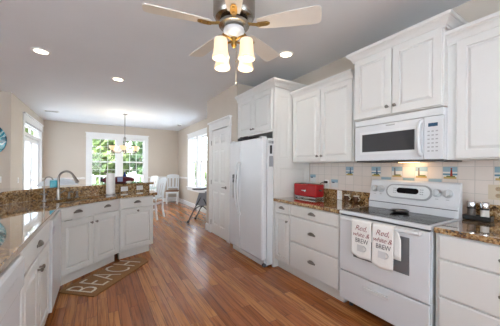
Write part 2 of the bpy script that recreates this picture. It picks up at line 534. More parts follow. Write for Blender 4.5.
WZ0, WZ1 = 0.66, 2.30
LIV = [(-3.4, -1.3), (-.4, 1.7)]  # unseen living room windows, added to let daylight in
BCK = [(-5.2, -3.3), (-1.6, .3)]  # unseen back wall windows, added for daylight as well
struct('wall_right', wall_holes('x', WX, 0.15, BY, FY, [(-3.3, -1.0, .1, 2.55), (6.62, 8.30, WZ0, WZ1)]), M_wall)  # first opening is for the added daylight window
struct('wall_far', wall_holes('y', FY, 0.15, LX - .15, WX + .15, [(-0.24, 1.44, WZ0, WZ1)]), M_wall)
struct('wall_left', wall_holes('x', LX, -0.15, NY, FY, [(7.36, 9.24, 0, 2.33)]), M_wall)
struct('wall_near', MB().box(BX, LX - 0.15, NY, NY + 0.15, 0, H), M_wall)
struct('wall_living', wall_holes('x', BX, -0.15, BY, NY + .15, [(a, b, .1, 2.55) for a, b in LIV]), M_wall)
struct('wall_back', wall_holes('y', BY, -0.15, BX, WX + .15, [(a, b, .1, 2.55) for a, b in BCK]), M_wall)
PX, PY0, PY1 = 1.963, 3.63, 4.96
struct('wall_pantry', MB().box(PX, WX - .001, PY0, PY1, 0, H), M_wall)

# windows ---------------------------------------------------------------
def window(name, M, w, z0, z1, bay, header=True):
    """local frame: x across the wall (0..w opening), y=0 interior face, +y outwards; bay = (mullion x0, x1)"""
    c = MB()
    cw = 0.11
    c.box(-cw, 0, -0.02, 0.0, z0 - 0.02, z1); c.box(w, w + cw, -0.02, 0.0, z0 - 0.02, z1)
    c.box(-cw, w + cw, -0.022, 0.0, z1, z1 + 0.12)
    c.box(-cw - .02, w + cw + .02, -0.045, 0.0, z1 + .12, z1 + .145)
    c.box(-cw - .01, w + cw + .01, -0.028, 0.0, z1, z1 + .018)
    c.box(-cw, w + cw, -0.02, 0, z0 - .12, z0 - .03)
    c.box(-cw - .02, w + cw + .02, -0.05, 0.0, z0 - .03, z0)
    # jamb lining
    c.box(0, .015, 0, .14, z0, z1); c.box(w - .015, w, 0, .14, z0, z1); c.box(.015, w - .015, 0, .14, z1 - .015, z1); c.box(.015, w - .015, 0, .14, z0, z0 + .015)
    if bay: c.box(bay[0], bay[1], -0.012, .14, z0 + .015, z1 - .015)
    fr = struct(name, c.xf(M), M_trim)
    bays = [(.015, bay[0]), (bay[1], w - .015)] if bay else [(.015, w - .015)]
    zm = (z0 + z1) / 2
    for b0, b1 in bays:
        for up in (0, 1):
            s0, s1 = (zm - .02, z1 - .015) if up else (z0 + .015, zm + .02)
            y0 = .110 if up else .075
            f = MB(); t = .045
            f.box(b0, b0 + t, y0, y0 + .033, s0, s1); f.box(b1 - t, b1, y0, y0 + .033, s0, s1)
            f.box(b0 + t, b1 - t, y0, y0 + .033, s0, s0 + t); f.box(b0 + t, b1 - t, y0, y0 + .033, s1 - t, s1)
            for k in (1, 2):
                xx = b0 + t + (b1 - b0 - 2 * t) * k / 3
                f.box(xx - .007, xx + .007, y0 + .008, y0 + .027, s0 + t, s1 - t)
                zz = s0 + t + (s1 - s0 - 2 * t) * k / 3
                f.box(b0 + t, b1 - t, y0 + .009, y0 + .026, zz - .007, zz + .007)
            sash = build('window_sash', f.xf(M), M_trim, fr)
            build('window_pane', MB().box(b0 + t, b1 - t, y0 + .016, y0 + .019, s0 + t, s1 - t).xf(M), M_glass, sash)
    return fr

Rz = lambda a: Matrix.Rotation(a, 4, 'Z')
T = lambda *a: Matrix.Translation(a)
window('window_1', T(-0.24, FY, 0), 1.68, WZ0, WZ1, (0.78, 0.93))
window('window_2', T(WX, 8.30, 0) @ Rz(-PI / 2), 1.68, WZ0, WZ1, (0.75, 0.93))
def added_window(name, M, w, z0, z1):  # builds the unseen windows added as daylight sources
    c = MB()
    c.box(-.09, 0, -.02, .0, z0 - .09, z1 + .09); c.box(w, w + .09, -.02, .0, z0 - .09, z1 + .09)
    c.box(0, w, -.02, .0, z1, z1 + .09); c.box(0, w, -.02, .0, z0 - .09, z0)
    c.box(0, .05, .0, .12, z0, z1); c.box(w - .05, w, .0, .12, z0, z1); c.box(.05, w - .05, .0, .12, z1 - .05, z1); c.box(.05, w - .05, .0, .12, z0, z0 + .05)
    c.box(w / 2 - .03, w / 2 + .03, .03, .10, z0 + .05, z1 - .05)
    fr = struct(name, c.xf(M), M_trim)
    for a, b in ((.05, w / 2 - .03), (w / 2 + .03, w - .05)):
        build('window_pane', MB().box(a, b, .06, .064, z0 + .05, z1 - .05).xf(M), M_glass, fr)
for i, (a0, a1) in enumerate(LIV):
    added_window('window_%d' % (i + 3), T(BX, a0, 0) @ Rz(PI / 2), a1 - a0, .1, 2.55)
added_window('window_12', T(WX, -1.0, 0) @ Rz(-PI / 2), 2.3, .1, 2.55)  # unseen window added to light the left cabinets and ceiling
for i, (a0, a1) in enumerate(BCK):
    added_window('window_%d' % (i + 7), T(a1, BY, 0) @ Rz(PI), a1 - a0, .1, 2.55)

# french door in the dining left wall: local x along +Y, y=0 face, +y outwards (-X)
def french_door():
    M = T(LX, 7.36, 0) @ Rz(PI / 2)
    w, zt = 1.88, 2.33
    c = MB(); cw = .11
    c.box(-cw, 0, -.02, 0, 0, zt); c.box(w, w + cw, -.02, 0, 0, zt)
    c.box(-cw, w + cw, -.024, 0, zt, zt + .15)
    c.box(-cw - .02, w + cw + .02, -.05, 0, zt + .15, zt + .18); c.box(-cw - .01, w + cw + .01, -.03, 0, zt, zt + .018)
    c.box(0, .03, 0, .14, 0, zt); c.box(w - .03, w, 0, .14, 0, zt); c.box(.03, w - .03, 0, .14, zt - .03, zt)
    c.box(.03, w - .03, 0, .14, 2.03, 2.10)
    c.box(.03, w - .03, .02, .14, 0, .02)
    fr = struct('door_1', c.xf(M), M_trim)
    tr = MB()
    for a, b in ((.03, .94), (.94, w - .03)):
        tr.box(a, a + .04, .05, .085, 2.10, zt - .03); tr.box(b - .04, b, .05, .085, 2.10, zt - .03)
        tr.box(a + .04, b - .04, .05, .085, 2.10, 2.125); tr.box(a + .04, b - .04, .05, .085, zt - .055, zt - .03)
    to = build('transom_frame', tr.xf(M), M_trim, fr)
    build('transom_pane', MB().box(.07, w - .07, .066, .069, 2.125, zt - .055).xf(M), M_glass, to)
    for a, b in ((.033, .937), (.943, w - .033)):
        d = MB(); s = .115
        d.box(a, a + s, .045, .09, .025, 2.025); d.box(b - s, b, .045, .09, .025, 2.025)
        d.box(a + s, b - s, .045, .09, .025, .27); d.box(a + s, b - s, .045, .09, 1.90, 2.025)
        lf = build('door_leaf', d.xf(M), M_trim, fr, bevel=.004)
        build('door_pane', MB().box(a + s, b - s, .066, .069, .27, 1.90).xf(M), M_glass, lf)
        bl_ = MB().box(a + s - .01, b - s + .01, .040, .0445, .26, 1.91)
        build('door_blind', bl_.xf(M), M_blind, fr)
    hb = MB().lathe([(.012, 0), (.012, .03), (.026, .034), (.028, .05), (.018, .06)], (1.0, .045, .96), 12, (0, -1, 0))
    build('door_knob', hb.xf(M), M_steel, fr, smooth=40)
french_door()

# pantry door: local x along -Y, front faces -X
def pantry_door():
    M = T(PX, 4.665, 0) @ Rz(-PI / 2)
    w, zt = .735, 2.035
    c = MB(); cw = .105
    c.box(-cw, 0, -.030, 0, 0, zt + .01); c.box(w, w + cw, -.030, 0, 0, zt + .01)
    c.box(-cw, w + cw, -.033, 0, zt + .01, zt + .15)
    c.box(-cw - .025, w + cw + .025, -.06, 0, zt + .15, zt + .185); c.box(-cw - .012, w + cw + .012, -.036, 0, zt + .01, zt + .028)
    fr = struct('door_2', c.xf(M), M_trim, bevel=.003)
    d = MB()
    prof_frame = [(0, .012), (0, 0)]
    # slab with six raised panels
    xs = [(0.105, .335), (.40, .63)]
    zs = [(.20, .86), (1.02, 1.66), (1.76, 1.94)]
    d.box(.007, .105, -.019, 0, .012, zt); d.box(.335, .40, -.019, 0, .012, zt); d.box(.63, w - .007, -.019, 0, .012, zt)
    for a, b in xs:
        for z0, z1 in ((.012, .20), (.86, 1.02), (1.66, 1.76), (1.94, zt)):
            d.box(a, b, -.019, 0, z0, z1)
        for z0, z1 in zs:
            d.panel(a, b, z0, z1, -.016, [(0, .016), (0, .014), (.014, .0145), (.022, .0145), (.05, .001), (.054, 0)])
    leaf = build('door_leaf', d.xf(M), M_trim, fr)
    h = MB().lathe([(.027, 0), (.027, .008), (.011, .012), (.011, .045)], (w - .06, -.019, .95), 14, (0, -1, 0))
    h.tube([(w - .06, -.05, .95), (w - .11, -.056, .952), (w - .17, -.05, .948)], [.011, .009, .008], 8)
    build('door_handle', h.xf(M), M_pewter, leaf, smooth=40)
    for z in (.22, 1.02, 1.80):
        build('hinge', MB().box(.0, .014, -.026, -.0191, z - .045, z + .045).xf(M), M_pewter, leaf)
pantry_door()

# baseboards, chair rails
def base_profile():
    return [(0, 0), (.016, 0), (.016, .11), (.010, .135), (0, .14)]
def rail_profile():
    return [(0, 0), (.012, 0), (.02, .02), (.028, .04), (.02, .055), (0, .06)]
bb = MB()
bb.sweep(base_profile(), [(LX, 9.37), (LX, FY), (WX, FY), (WX, PY1)], 0)
struct('baseboard_dining', bb, M_trim)
struct('baseboard_pantry', MB().sweep(base_profile(), [(PX + .1, PY1), (PX, PY1), (PX, 4.772)], 0), M_trim)
struct('baseboard_left', MB().sweep(base_profile(), [(BX, NY), (LX, NY), (LX, 7.24)], 0), M_trim)
struct('trim_1', MB().sweep(rail_profile(), [(LX, 9.40), (LX, FY), (-.36, FY)], .90), M_trim)
struct('trim_2', MB().sweep(rail_profile(), [(1.56, FY), (WX, FY), (WX, 8.43)], .90), M_trim)
struct('trim_3', MB().sweep(rail_profile(), [(WX, 6.49), (WX, PY1)], .90), M_trim)

# ------------------------------------------------------------------ cabinets
DOOR = [(0, .020), (0, .004), (.004, 0), (.058, 0), (.0595, .010), (.067, .012), (.084, .002), (.087, .0)]
DRAW = [(0, .020), (0, .006), (.010, 0)]
def door_front(parent, x0, x1, z0, z1, y=-.02, prof=DOOR, name='door', m=None):
    return build(name, MB().panel(x0, x1, z0, z1, y, prof), m or M_cab, parent)
def knob(parent, x, z, y=-.02, m=None):
    mb = MB().lathe([(.008, 0), (.006, .008), (.006, .014), (.013, .018), (.0155, .024), (.012, .030), (.002, .032)], (x, y, z), 14, (0, -1, 0))
    return build('knob', mb, m or M_pewter, parent, smooth=50)
def cup_pull(parent, x, z, y=-.02):
    mb = MB(); w, d, h = .047, .024, .030
    N, K = 12, 5
    vs_, fs = [], []
    for i in range(N + 1):
        u = PI * i / N
        for j in range(K + 1):
            v = (PI / 2) * j / K
            vs_.append((x - w * math.cos(u), y - .003 - d * math.sin(u) * math.cos(v), z - .012 + h * math.sin(u) ** .7 * math.sin(v) + .004 * math.sin(u)))
    for i in range(N):
        for j in range(K):
            a = i * (K + 1) + j
            fs.append((a, a + K + 1, a + K + 2, a + 1))
    mb.add(vs_, fs)
    mb.box(x - .053, x + .053, y - .003, y, z - .014, z - .006)
    mb.lathe([(.008, 0), (.008, .004)], (x - .047, y, z - .004), 8, (0, -1, 0)); mb.lathe([(.008, 0), (.008, .004)], (x + .047, y, z - .004), 8, (0, -1, 0))
    return build('cup_pull', mb, M_pewter, parent, smooth=50, solid=.0025)
CROWN = [(0, -.012), (.014, -.012), (.014, .006), (.020, .006), (.022, .016), (.030, .032), (.041, .044), (.047, .047), (.047, .054), (.055, .056), (.060, .064), (.060, .085), (0, .085)]

# --- right wall run: local x = -Y, local y = +X (into the wall), origin at the left (far) front corner
RW = -PI / 2
CT = .914
def base_unit(label, Y0, w, fronts, depth=.60, X=2.0, left_filler=0.0):
    t = thing('base_cabinet', label, 'cabinet', (X, Y0, 0), RW)
    build('body', MB().box(0, w, .001, depth, .115, .874), M_cab, t)
    build('kick_board', MB().box(.0, w, .055, depth, 0, .113), M_kick, t)
    for kind, x0, x1, z0, z1 in fronts:
        if kind == 'drawer':
            d = door_front(t, x0, x1, z0, z1, prof=DRAW, name='drawer'); cup_pull(d, (x0 + x1) / 2, min((z0 + z1) / 2, z1 - .055) + .005)
        else:
            d = door_front(t, x0, x1, z0, z1); knob(d, x1 - .03, z1 - .075)
    return t
base_unit('narrow white base cabinet with one drawer over one door beside the tall fridge panel', 2.612, .308,
          [('drawer', .012, .300, .738, .866), ('door', .012, .300, .13, .728)])
base_unit('white three-drawer base cabinet between the narrow cabinet and the white range', 2.300, .725,
          [('drawer', .006, .712, .738, .866), ('drawer', .006, .712, .436, .730), ('drawer', .006, .712, .13, .428)])
base_unit('white three-drawer base cabinet at the right edge of the photo, right of the range', .785, .735,
          [('drawer', .02, .728, .705, .866), ('drawer', .02, .728, .452, .697), ('drawer', .02, .728, .13, .444)])
base_unit('white base cabinet with drawers further right, beyond the frame', .046, .8,
          [('drawer', .006, .792, .705, .866), ('drawer', .006, .792, .452, .697), ('drawer', .006, .792, .13, .444)])

def counter_right(label, Y0, Y1):
    t = thing('granite_countertop', label, 'countertop', (WX, (Y0 + Y1) / 2, CT))
    a, b = Y0 - (Y0 + Y1) / 2, Y1 - (Y0 + Y1) / 2
    build('slab', MB().box(1.965 - WX, -.012, a, b, -.038, 0), M_granite, t, bevel=.007)
    build('splash', MB().box(-.030, -.010, a + .001, b - .001, .0005, .125), M_granite, t, bevel=.003)
counter_right('brown granite countertop under the red toaster, left of the range', 1.573, 2.615)
counter_right('brown granite countertop under the salt and pepper grinders, right of the range', -.76, .787)

# tiled backsplash with decorative lighthouse tiles
bs = thing('tile_backsplash', 'cream square tile backsplash with seaside lighthouse tiles above the right counters', 'backsplash', (WX - .008, 0, 0))
build('tile_field', MB().box(0, .0075, -.76, 2.614, .9, 1.405), M_tile, bs)
M_tsky = mat('tile_sky', (146, 174, 190), .15); M_tsea = mat('tile_sea', (104, 138, 156), .15); M_tsand = mat('tile_sand', (190, 162, 106), .15)
M_tgrass = mat('tile_grass', (120, 128, 80), .15); M_ttower = [mat('tile_red', (150, 62, 54), .15), mat('tile_stone', (126, 118, 110), .15), mat('tile_navy', (70, 84, 110), .15)]
M_twhite = mat('tile_white', (214, 214, 212), .15)
def deco(y0, z0, style):
    s = .105; a = y0 + .003
    mb = MB()
    def q(u0, u1, v0, v1, mi, off):
        mb.mi = mi; mb.box(-off, 0, a + s * (1 - u1), a + s * (1 - u0), z0 + .003 + s * v0, z0 + .003 + s * v1)
    q(0, 1, 0, 1, 0, .0012)
    if style == 3:                       # low shore tile: blue band over a pale foot
        q(0, 1, .62, 1, 1, .0018); q(.1, .5, .55, .7, 5, .0022)
    else:
        q(0, 1, .58, 1, 1, .0018); q(0, 1, .30, .44, 2 if style != 1 else 0, .0018)
        q(.05, .95, .0, .16, 3, .0018); q(.25, .85, .12, .26, 4, .0022)
        x = .6 if style != 1 else .3
        mb.mi = 5
        tw = [(x - .09, .2), (x + .09, .2), (x + .055, .72), (x - .055, .72)]
        P = [(-.0028, a + s * (1 - u), z0 + .003 + s * v) for u, v in tw] + [(0, a + s * (1 - u), z0 + .003 + s * v) for u, v in tw]
        mb.add(P, [(0, 1, 2, 3), (7, 6, 5, 4), (0, 4, 5, 1), (1, 5, 6, 2), (2, 6, 7, 3), (3, 7, 4, 0)])
        q(x - .045, x + .045, .72, .84, 6, .0028); q(x - .06, x + .06, .84, .9, 5, .0028)
    return build('decorative_tile', mb, [M_twhite, M_tsky, M_tsea, M_tsand, M_tgrass, M_ttower[2 if style == 3 else style], M_dgray], bs)
for y0, z0, st in ((.876, 1.225, 0), (1.102, 1.225, 1), (1.328, 1.225, 1), (1.554, 1.225, 2), (1.893, 1.225, 2), (.537, 1.225, 0),
                   (.989, 1.114, 3), (1.215, 1.114, 3), (1.441, 1.114, 3), (2.119, 1.06, 3), (2.50, 1.114, 3)):
    deco(y0, z0, st)

# --- wall cabinets
def wall_unit(label, Y0, w, z0, z1, doors, X, crown_ends=(1, 1), knobs=True, depth=None, name='wall_cabinet'):
    t = thing(name, label, 'cabinet', (X, Y0, z0), RW)
    dp = depth or (WX - .012 - X)
    hh = z1 - z0
    build('body', MB().box(0, w, .001, dp, 0, hh), M_cab, t, bevel=.002)
    for x0, x1, kx in doors:
        d = door_front(t, x0, x1, .008, hh - .012)
        if kx is not None: knob(d, kx, .075)
    path = ([(0, dp)] if crown_ends[0] else []) + [(0, 0), (w, 0)] + ([(w, dp)] if crown_ends[1] else [])
    build('crown_moulding', MB().sweep(CROWN, path[::1], hh - .012), M_cab, t)
    return t
# travel along +x with 'out' to the right means -y: outwards
wall_unit('pair of white wall cabinets above the red toaster', 2.612, .958, 1.385, 2.282, [(.014, .503, .473), (.511, .946, .541)], 2.30, (0, 0))
wall_unit('deep white two-door wall cabinet above the microwave, with projecting crown', 1.602, .772, 1.795, 2.405, [(.010, .382, .352), (.390, .762, .420)], 2.235, (1, 1))
wall_unit('white wall cabinet at the right edge of the photo above the outlet', .833, .64, 1.385, 2.282, [(.06, .63, None)], 2.30, (0, 0))
wall_unit('white wall cabinet further right, beyond the frame', .193, .8, 1.385, 2.282, [(.006, .394, .365), (.40, .79, .43)], 2.30, (0, 0))

# --- fridge surround: tall panels with a cabinet across the top
fs = thing('refrigerator_surround', 'tall white cabinet surround enclosing the refrigerator, with crown on top', 'cabinet', (1.98, 3.628, 0), RW)
sw = 3.628 - 2.615
build('side_panel', MB().box(0, .035, .0, .645, 0, 2.41), M_cab, fs)
sp = MB().box(sw - .04, sw - .006, .0, .645, 0, 2.41)
n0 = len(sp.v)
# raised panels on the near side (local +x face): made facing -y then turned
q = MB()
q.panel(.035, .29, 1.40, 2.33, -.006, [(0, .006), (0, 0), (.05, 0), (.056, .004), (.068, .004), (.09, 0)])
q.panel(.035, .61, .95, 1.36, -.006, [(0, .006), (0, 0), (.05, 0), (.056, .004), (.068, .004), (.09, 0)])
q.xf(T(sw - .006, 0, 0) @ Rz(PI / 2))
sp.add(q.v, q.f)
build('side_panel', sp, M_cab, fs)
build('top_cabinet', MB().box(.036, sw - .041, .0, .645, 1.80, 2.41), M_cab, fs)
build('recess_shade', MB().box(.036, sw - .041, .635, .645, 1.70, 1.799), M_recess_shade, fs)  # dark sheet standing in for the shade behind the gap
for x0, x1, kx in ((.05, .505, .475), (.511, .965, .541)):
    d = door_front(fs, x0, x1, 1.835, 2.375); knob(d, kx, 1.885)
build('crown_moulding', MB().sweep(CROWN, [(0, 0), (sw, 0), (sw, .645)], 2.40), M_cab, fs)

# ------------------------------------------------------------------ refrigerator
fr = thing('refrigerator', 'white side-by-side refrigerator with ice dispenser and curved handles', 'refrigerator', (1.80, 3.572, 0), RW)
fw = .935
build('body', MB().box(.004, fw - .004, .085, .76, .03, 1.705), M_app, fr, bevel=.006)
build('kick_grille', MB().box(.03, fw - .03, .06, .10, .012, .095), M_app2, fr)
for i in range(2):
    build('foot', MB().lathe([(.02, 0), (.02, .03)], (.06 + i * (fw - .12), .12, 0.0), 10), M_dgray, fr)
split = .345
fd = build('freezer_door', MB().box(.0, split - .004, 0, .08, .105, 1.712), M_app, fr, bevel=.018)
rd = build('refrigerator_door', MB().box(split + .004, fw, 0, .08, .105, 1.712), M_app, fr, bevel=.018)
for x, z0, z1, par, sg in ((split - .024, .62, 1.40, fd, -1), (split + .03, .62, 1.40, rd, 1)):
    pts = []
    for k in range(15):
        u = k / 14
        pts.append((x + sg * (.0 + .012 * math.sin(PI * u)), -.008 - .058 * math.sin(PI * u) ** .6, z0 + (z1 - z0) * u))
    build('handle', MB().tube(pts, .013, 10), M_app2, par, smooth=50)
dsp = build('dispenser', MB().box(.125, .300, -.008, .0, .845, 1.215), M_gray, fd, bevel=.004)
build('dispenser_panel', MB().box(.133, .292, -.013, -.008, 1.14, 1.205), M_dgray, dsp)
build('dispenser_recess', MB().box(.14, .285, -.0095, -.008, .87, 1.125), M_gray, dsp)
build('dispenser_spout', MB().box(.17, .25, -.03, -.009, 1.085, 1.135), M_black, dsp)
for x in (.03, fw - .09):
    build('hinge_cover', MB().box(x, x + .06, .01, .10, 1.713, 1.728), M_app2, fr, bevel=.004)
build('caster', MB().lathe([(.025, 0), (.025, .03)], (fw - .03, .05, .04), 12, (1, 0, 0)), M_dgray, fr)
# on the near side of the fridge
SYF = 3.572 - fw + .004
def side_note(name, label, cat, x0, x1, z0, z1, m, grp=None, t=.008):
    o = build(name, MB().box(-(x1 - x0) / 2, (x1 - x0) / 2, -t, 0, 0, z1 - z0), m, bevel=.002)
    o.location = ((x0 + x1) / 2, SYF - .0005, z0); tag(o, label, cat, grp); return o
side_note('refrigerator_magnet', 'small gray square magnet topmost on the fridge side', 'magnet', 1.90, 1.945, 1.635, 1.675, M_gray)
side_note('refrigerator_magnet', 'second small gray square magnet beside the topmost one on the fridge side', 'magnet', 1.950, 1.992, 1.635, 1.672, M_hcgray)
side_note('clip_magnet', 'narrow black clip magnet on the fridge side below the gray squares', 'magnet', 1.925, 1.95, 1.50, 1.61, M_black, t=.015)
side_note('magnetic_notepad', 'gray magnetic notepad holder lowest on the fridge side', 'notepad', 1.915, 1.97, 1.33, 1.47, M_hcgray, t=.012)
# soft bag on top
bg = thing('cloth_bag', 'crumpled black bag lying on top of the refrigerator', 'bag', (1.93, 3.32, 1.706), RW)
mb = MB().ell((0, .06, .044), .20, .13, .043, 20, 10, .8)
for k, p in enumerate(mb.v):
    mb.v[k] = (p[0], p[1], max(0.001, p[2] + .006 * math.sin(p[0] * 31) * math.cos(p[1] * 40)))
build('body', mb, M_bag, bg, smooth=60)
build('strap', MB().tube([(-.1, -.03, .03), (-.06, -.055, .055), (0, -.06, .066), (.06, -.055, .058), (.1, -.03, .03)], .012, 8), M_black, bg, smooth=60)
build('strap', MB().tube([(.02, .04, .06), (.05, .0, .075), (.12, -.01, .07), (.16, .03, .05)], .011, 8), M_bag, bg, smooth=60)

# ------------------------------------------------------------------ range
RY0 = 1.565; rw = .762; RXF = 1.965
rg = thing('electric_range', 'white freestanding electric range with black glass cooktop', 'stove', (RXF, RY0, 0), RW)
build('body', MB().box(.002, rw - .002, .035, .655, .075, .885), M_app, rg)
for x in (.05, rw - .05):
    build('foot', MB().lathe([(.018, 0), (.018, .08)], (x, .12, 0), 10), M_dgray, rg)
    build('foot', MB().lathe([(.018, 0), (.018, .08)], (x, .58, 0), 10), M_dgray, rg)
ck = build('cooktop_frame', MB().box(0, rw, -.005, .56, .886, .916), M_app, rg, bevel=.008)
gl = build('cooktop_glass', MB().box(.025, rw - .025, .035, .455, .9165, .9195), M_blackgloss, ck)
M_ring = mat('burner_ring', (46, 47, 49), .12)
for x, y, r in ((.20, .15, .095), (.56, .15, .075), (.20, .36, .075), (.56, .36, .10), (.38, .385, .05)):
    m_ = MB()
    for rr in (r, r * .6):
        n_ = 32; vs_ = []; f_ = []
        for k in range(n_):
            a = 2 * PI * k / n_
            vs_ += [(x + rr * math.cos(a), y + rr * math.sin(a), .9198), (x + (rr - .004) * math.cos(a), y + (rr - .004) * math.sin(a), .9198)]
        for k in range(n_):
            f_.append((2 * k, 2 * ((k + 1) % n_), 2 * ((k + 1) % n_) + 1, 2 * k + 1))
        m_.add(vs_, f_)
    build('burner_ring', m_, M_ring, gl, solid=.0004)
# oven door
od = build('oven_door', MB().box(.006, rw - .006, .0, .034, .365, .872), M_app, rg, bevel=.006)
build('oven_window', MB().box(.155, .625, -.0025, .0, .52, .80), M_ovenglass, od)
hb = MB().tube([(.05, -.042, .855), (rw / 2, -.048, .855), (rw - .05, -.042, .855)], .014, 12)
for x in (.065, rw - .065):
    hb.box(x - .014, x + .014, -.042, 0, .843, .867)
build('oven_handle', hb, M_app2, od, smooth=50)
build('door_vent', MB().box(.01, rw - .01, .012, .034, .874, .884), M_dgray, od)
dr = build('storage_drawer', MB().box(.006, rw - .006, .0, .034, .095, .355), M_app, rg, bevel=.006)
m_ = MB().box(.265, .475, -.004, 0, .262, .30)
m_.box(.27, .47, -.024, -.004, .286, .299)
build('drawer_pull', m_, M_app2, dr, bevel=.003)
# backguard
bgd = MB()
prof = [(.465, .917), (.545, .917), (.545, 1.19), (.54, 1.203), (.525, 1.198), (.512, 1.185), (.475, 1.005), (.465, .99)]
n_ = len(prof)
vs_ = [(x, y, z) for x in (.0, rw) for y, z in prof]
bgd.add(vs_, [tuple(range(n_)), tuple(range(2 * n_ - 1, n_ - 1, -1))] + [(i, (i + 1) % n_, n_ + (i + 1) % n_, n_ + i) for i in range(n_)])
bk = build('backguard', bgd, M_app, rg, bevel=.004)
# frame on the sloped face: origin mid slope, x along width, normal outward
p0, p1 = Vector((0, .475, 1.005)), Vector((0, .512, 1.185))
up = (p1 - p0).normalized(); nr = Vector((1, 0, 0)).cross(up); nr = -nr if nr.y > 0 else nr
SM = Matrix.Translation(p0) @ Matrix(((1, 0, 0, 0), (0, -nr.y, up.y, 0), (0, -nr.z, up.z, 0), (0, 0, 0, 1)))   # local y=-nr, z=up
def stadium(cx, cz, hw, hh, y0, y1, mb, n=10):
    pts = []
    for k in range(n + 1):
        a = -PI / 2 + PI * k / n; pts.append((cx + hw - hh + hh * math.cos(a), cz + hh * math.sin(a)))
    for k in range(n + 1):
        a = PI / 2 + PI * k / n; pts.append((cx - hw + hh + hh * math.cos(a), cz + hh * math.sin(a)))
    N = len(pts)
    mb.add([(p[0], y0, p[1]) for p in pts] + [(p[0], y1, p[1]) for p in pts],
           [tuple(range(N)), tuple(range(2 * N - 1, N - 1, -1))] + [(i, (i + 1) % N, N + (i + 1) % N, N + i) for i in range(N)])
    return mb
build('backguard_shade_line', MB().box(.004, rw - .004, .463, .4655, .978, .984), M_dgray, bk)  # dark strip painting the shadow gap across the backguard
ov = build('console_rim', stadium(.372, .094, .20, .070, -.010, .0, MB()).xf(SM), M_gray, bk, bevel=.004)
con = build('console', stadium(.372, .094, .185, .056, -.014, -.010, MB()).xf(SM), M_app2, ov, bevel=.003)
build('clock_display', stadium(.372, .102, .095, .026, -.0155, -.014, MB()).xf(SM), M_blackgloss, con)
for x in (.245, .262, .478, .494):
    for z in (.075, .095, .115):
        build('console_button', MB().box(x, x + .012, -.0155, -.014, z, z + .008).xf(SM), M_gray, con)
for x in (.055, .118, .605, .682):
    kb = MB().lathe([(.037, 0), (.037, .006), (.030, .010), (.027, .034), (.023, .038), (.001, .038)], (0, 0, 0), 20, (0, -1, 0))
    kb.box(-.006, .006, -.046, -.036, -.026, .026)
    build('control_knob', kb.xf(SM @ T(x, 0, .105)), M_knob, bk, smooth=40)
for x in (.055, .118, .605, .682):
    build('knob_mark', MB().box(x - .012, x + .012, -.001, 0, .05, .056).xf(SM), M_gray, bk)

# spoon rest on the cooktop
sr = thing('spoon_rest', 'small round silver spoon rest on the black cooktop', 'spoon rest', (2.31, 1.19, .9203))
build('dish', MB().lathe([(.045, 0), (.062, .006), (.074, .018), (.071, .018), (.06, .010), (.001, .008)], (0, 0, 0), 28), M_steel, sr, smooth=50)
build('rim', MB().lathe([(.068, .0175), (.076, .0175), (.077, .024), (.067, .024)], (0, 0, 0), 28, caps=False), M_chrome, sr, smooth=50)

# towels over the oven handle
def towel(label, y_right, w, z_front, z_back, xoff, back_shift=0):
    """local x = -Y; hung over the handle at local (y=-.045, z=.838)"""
    t = thing('dish_towel', label, 'towel', (RXF, y_right + w, 0), RW)
    yc, zc, r = -.0455, .855, .0185 + xoff
    prof = [(yc - r - .004, z_front, 0)]
    nz = 12
    for k in range(1, nz):
        prof.append((yc - r - .004 * (1 - k / nz), z_front + (zc - z_front) * k / nz, 0))
    for k in range(9):
        a = PI - PI * k / 8
        prof.append((yc + r * math.cos(a), zc + r * math.sin(a), 0))
    mb = MB(); NX = 14; vs_ = []; f_ = []
    full = prof + [(yc + r - .0005, zc - (zc - z_back) * k / 6, 1) for k in range(1, 7)]
    for i in range(NX + 1):
        u = i / NX
        for y, z, back in full:
            drop = (zc + r - z)
            wav = .003 * math.sin(u * 9.0 + 1) * min(1, drop * 3) if not back else 0
            zz = z - (.012 * math.sin(u * PI * 1.5) + .035 * u) * min(1, drop / .3) if not back else z
            xx = u * w + (back_shift * min(1, max(0, drop) / .1) if back else -.006 * drop * (1 - 2 * u))
            vs_.append((xx, y - abs(wav) if not back else y, zz))
    n = len(full)
    for i in range(NX):
        for j in range(n - 1):
            f_.append((i * n + j, (i + 1) * n + j, (i + 1) * n + j + 1, i * n + j + 1))
    mb.add(vs_, f_)
    c = build('cloth', mb, M_cloth, t, smooth=70, solid=.003)
    yf = yc - r - .0095
    def W(x, z): return T(x, yf, z) @ Matrix.Rotation(PI / 2, 4, 'X')
    m = w / 2
    lettering('printed_word', 'Red,', .064, M_ink_red, c, W(m + .002, .787), shear=.35, space=.95, offset=-.0009)
    lettering('printed_word', 'white &', .054, M_ink_red, c, W(m, .735), shear=.35, space=.9, offset=-.0007)
    lettering('printed_word', 'BREW', .056, M_ink_dark, c, W(m + .010, .682) @ Matrix.Diagonal((.8, 1, 1, 1)), space=.98, offset=-.0008)
    g = MB()
    # mug drawing
    g.box(m - .03, m + .03, yf - .0006, yf, .61, .665)
    hp = []
    for k in range(9):
        a = -PI / 2 + PI * k / 8
        hp.append((m + .03 + .02 * math.cos(a), yf, .639 + .02 * math.sin(a)))
    g.tube(hp, .004, 6)
    build('printed_mug', g, M_ink_gray, c)
    return t
towel('white lettered tea towel hanging left and shorter of the two on the oven handle', 1.200, .182, .58, .70, 0)
towel('white lettered tea towel hanging right and longer on the oven handle, back layer showing', 1.022, .168, .555, .62, .0005, .036)

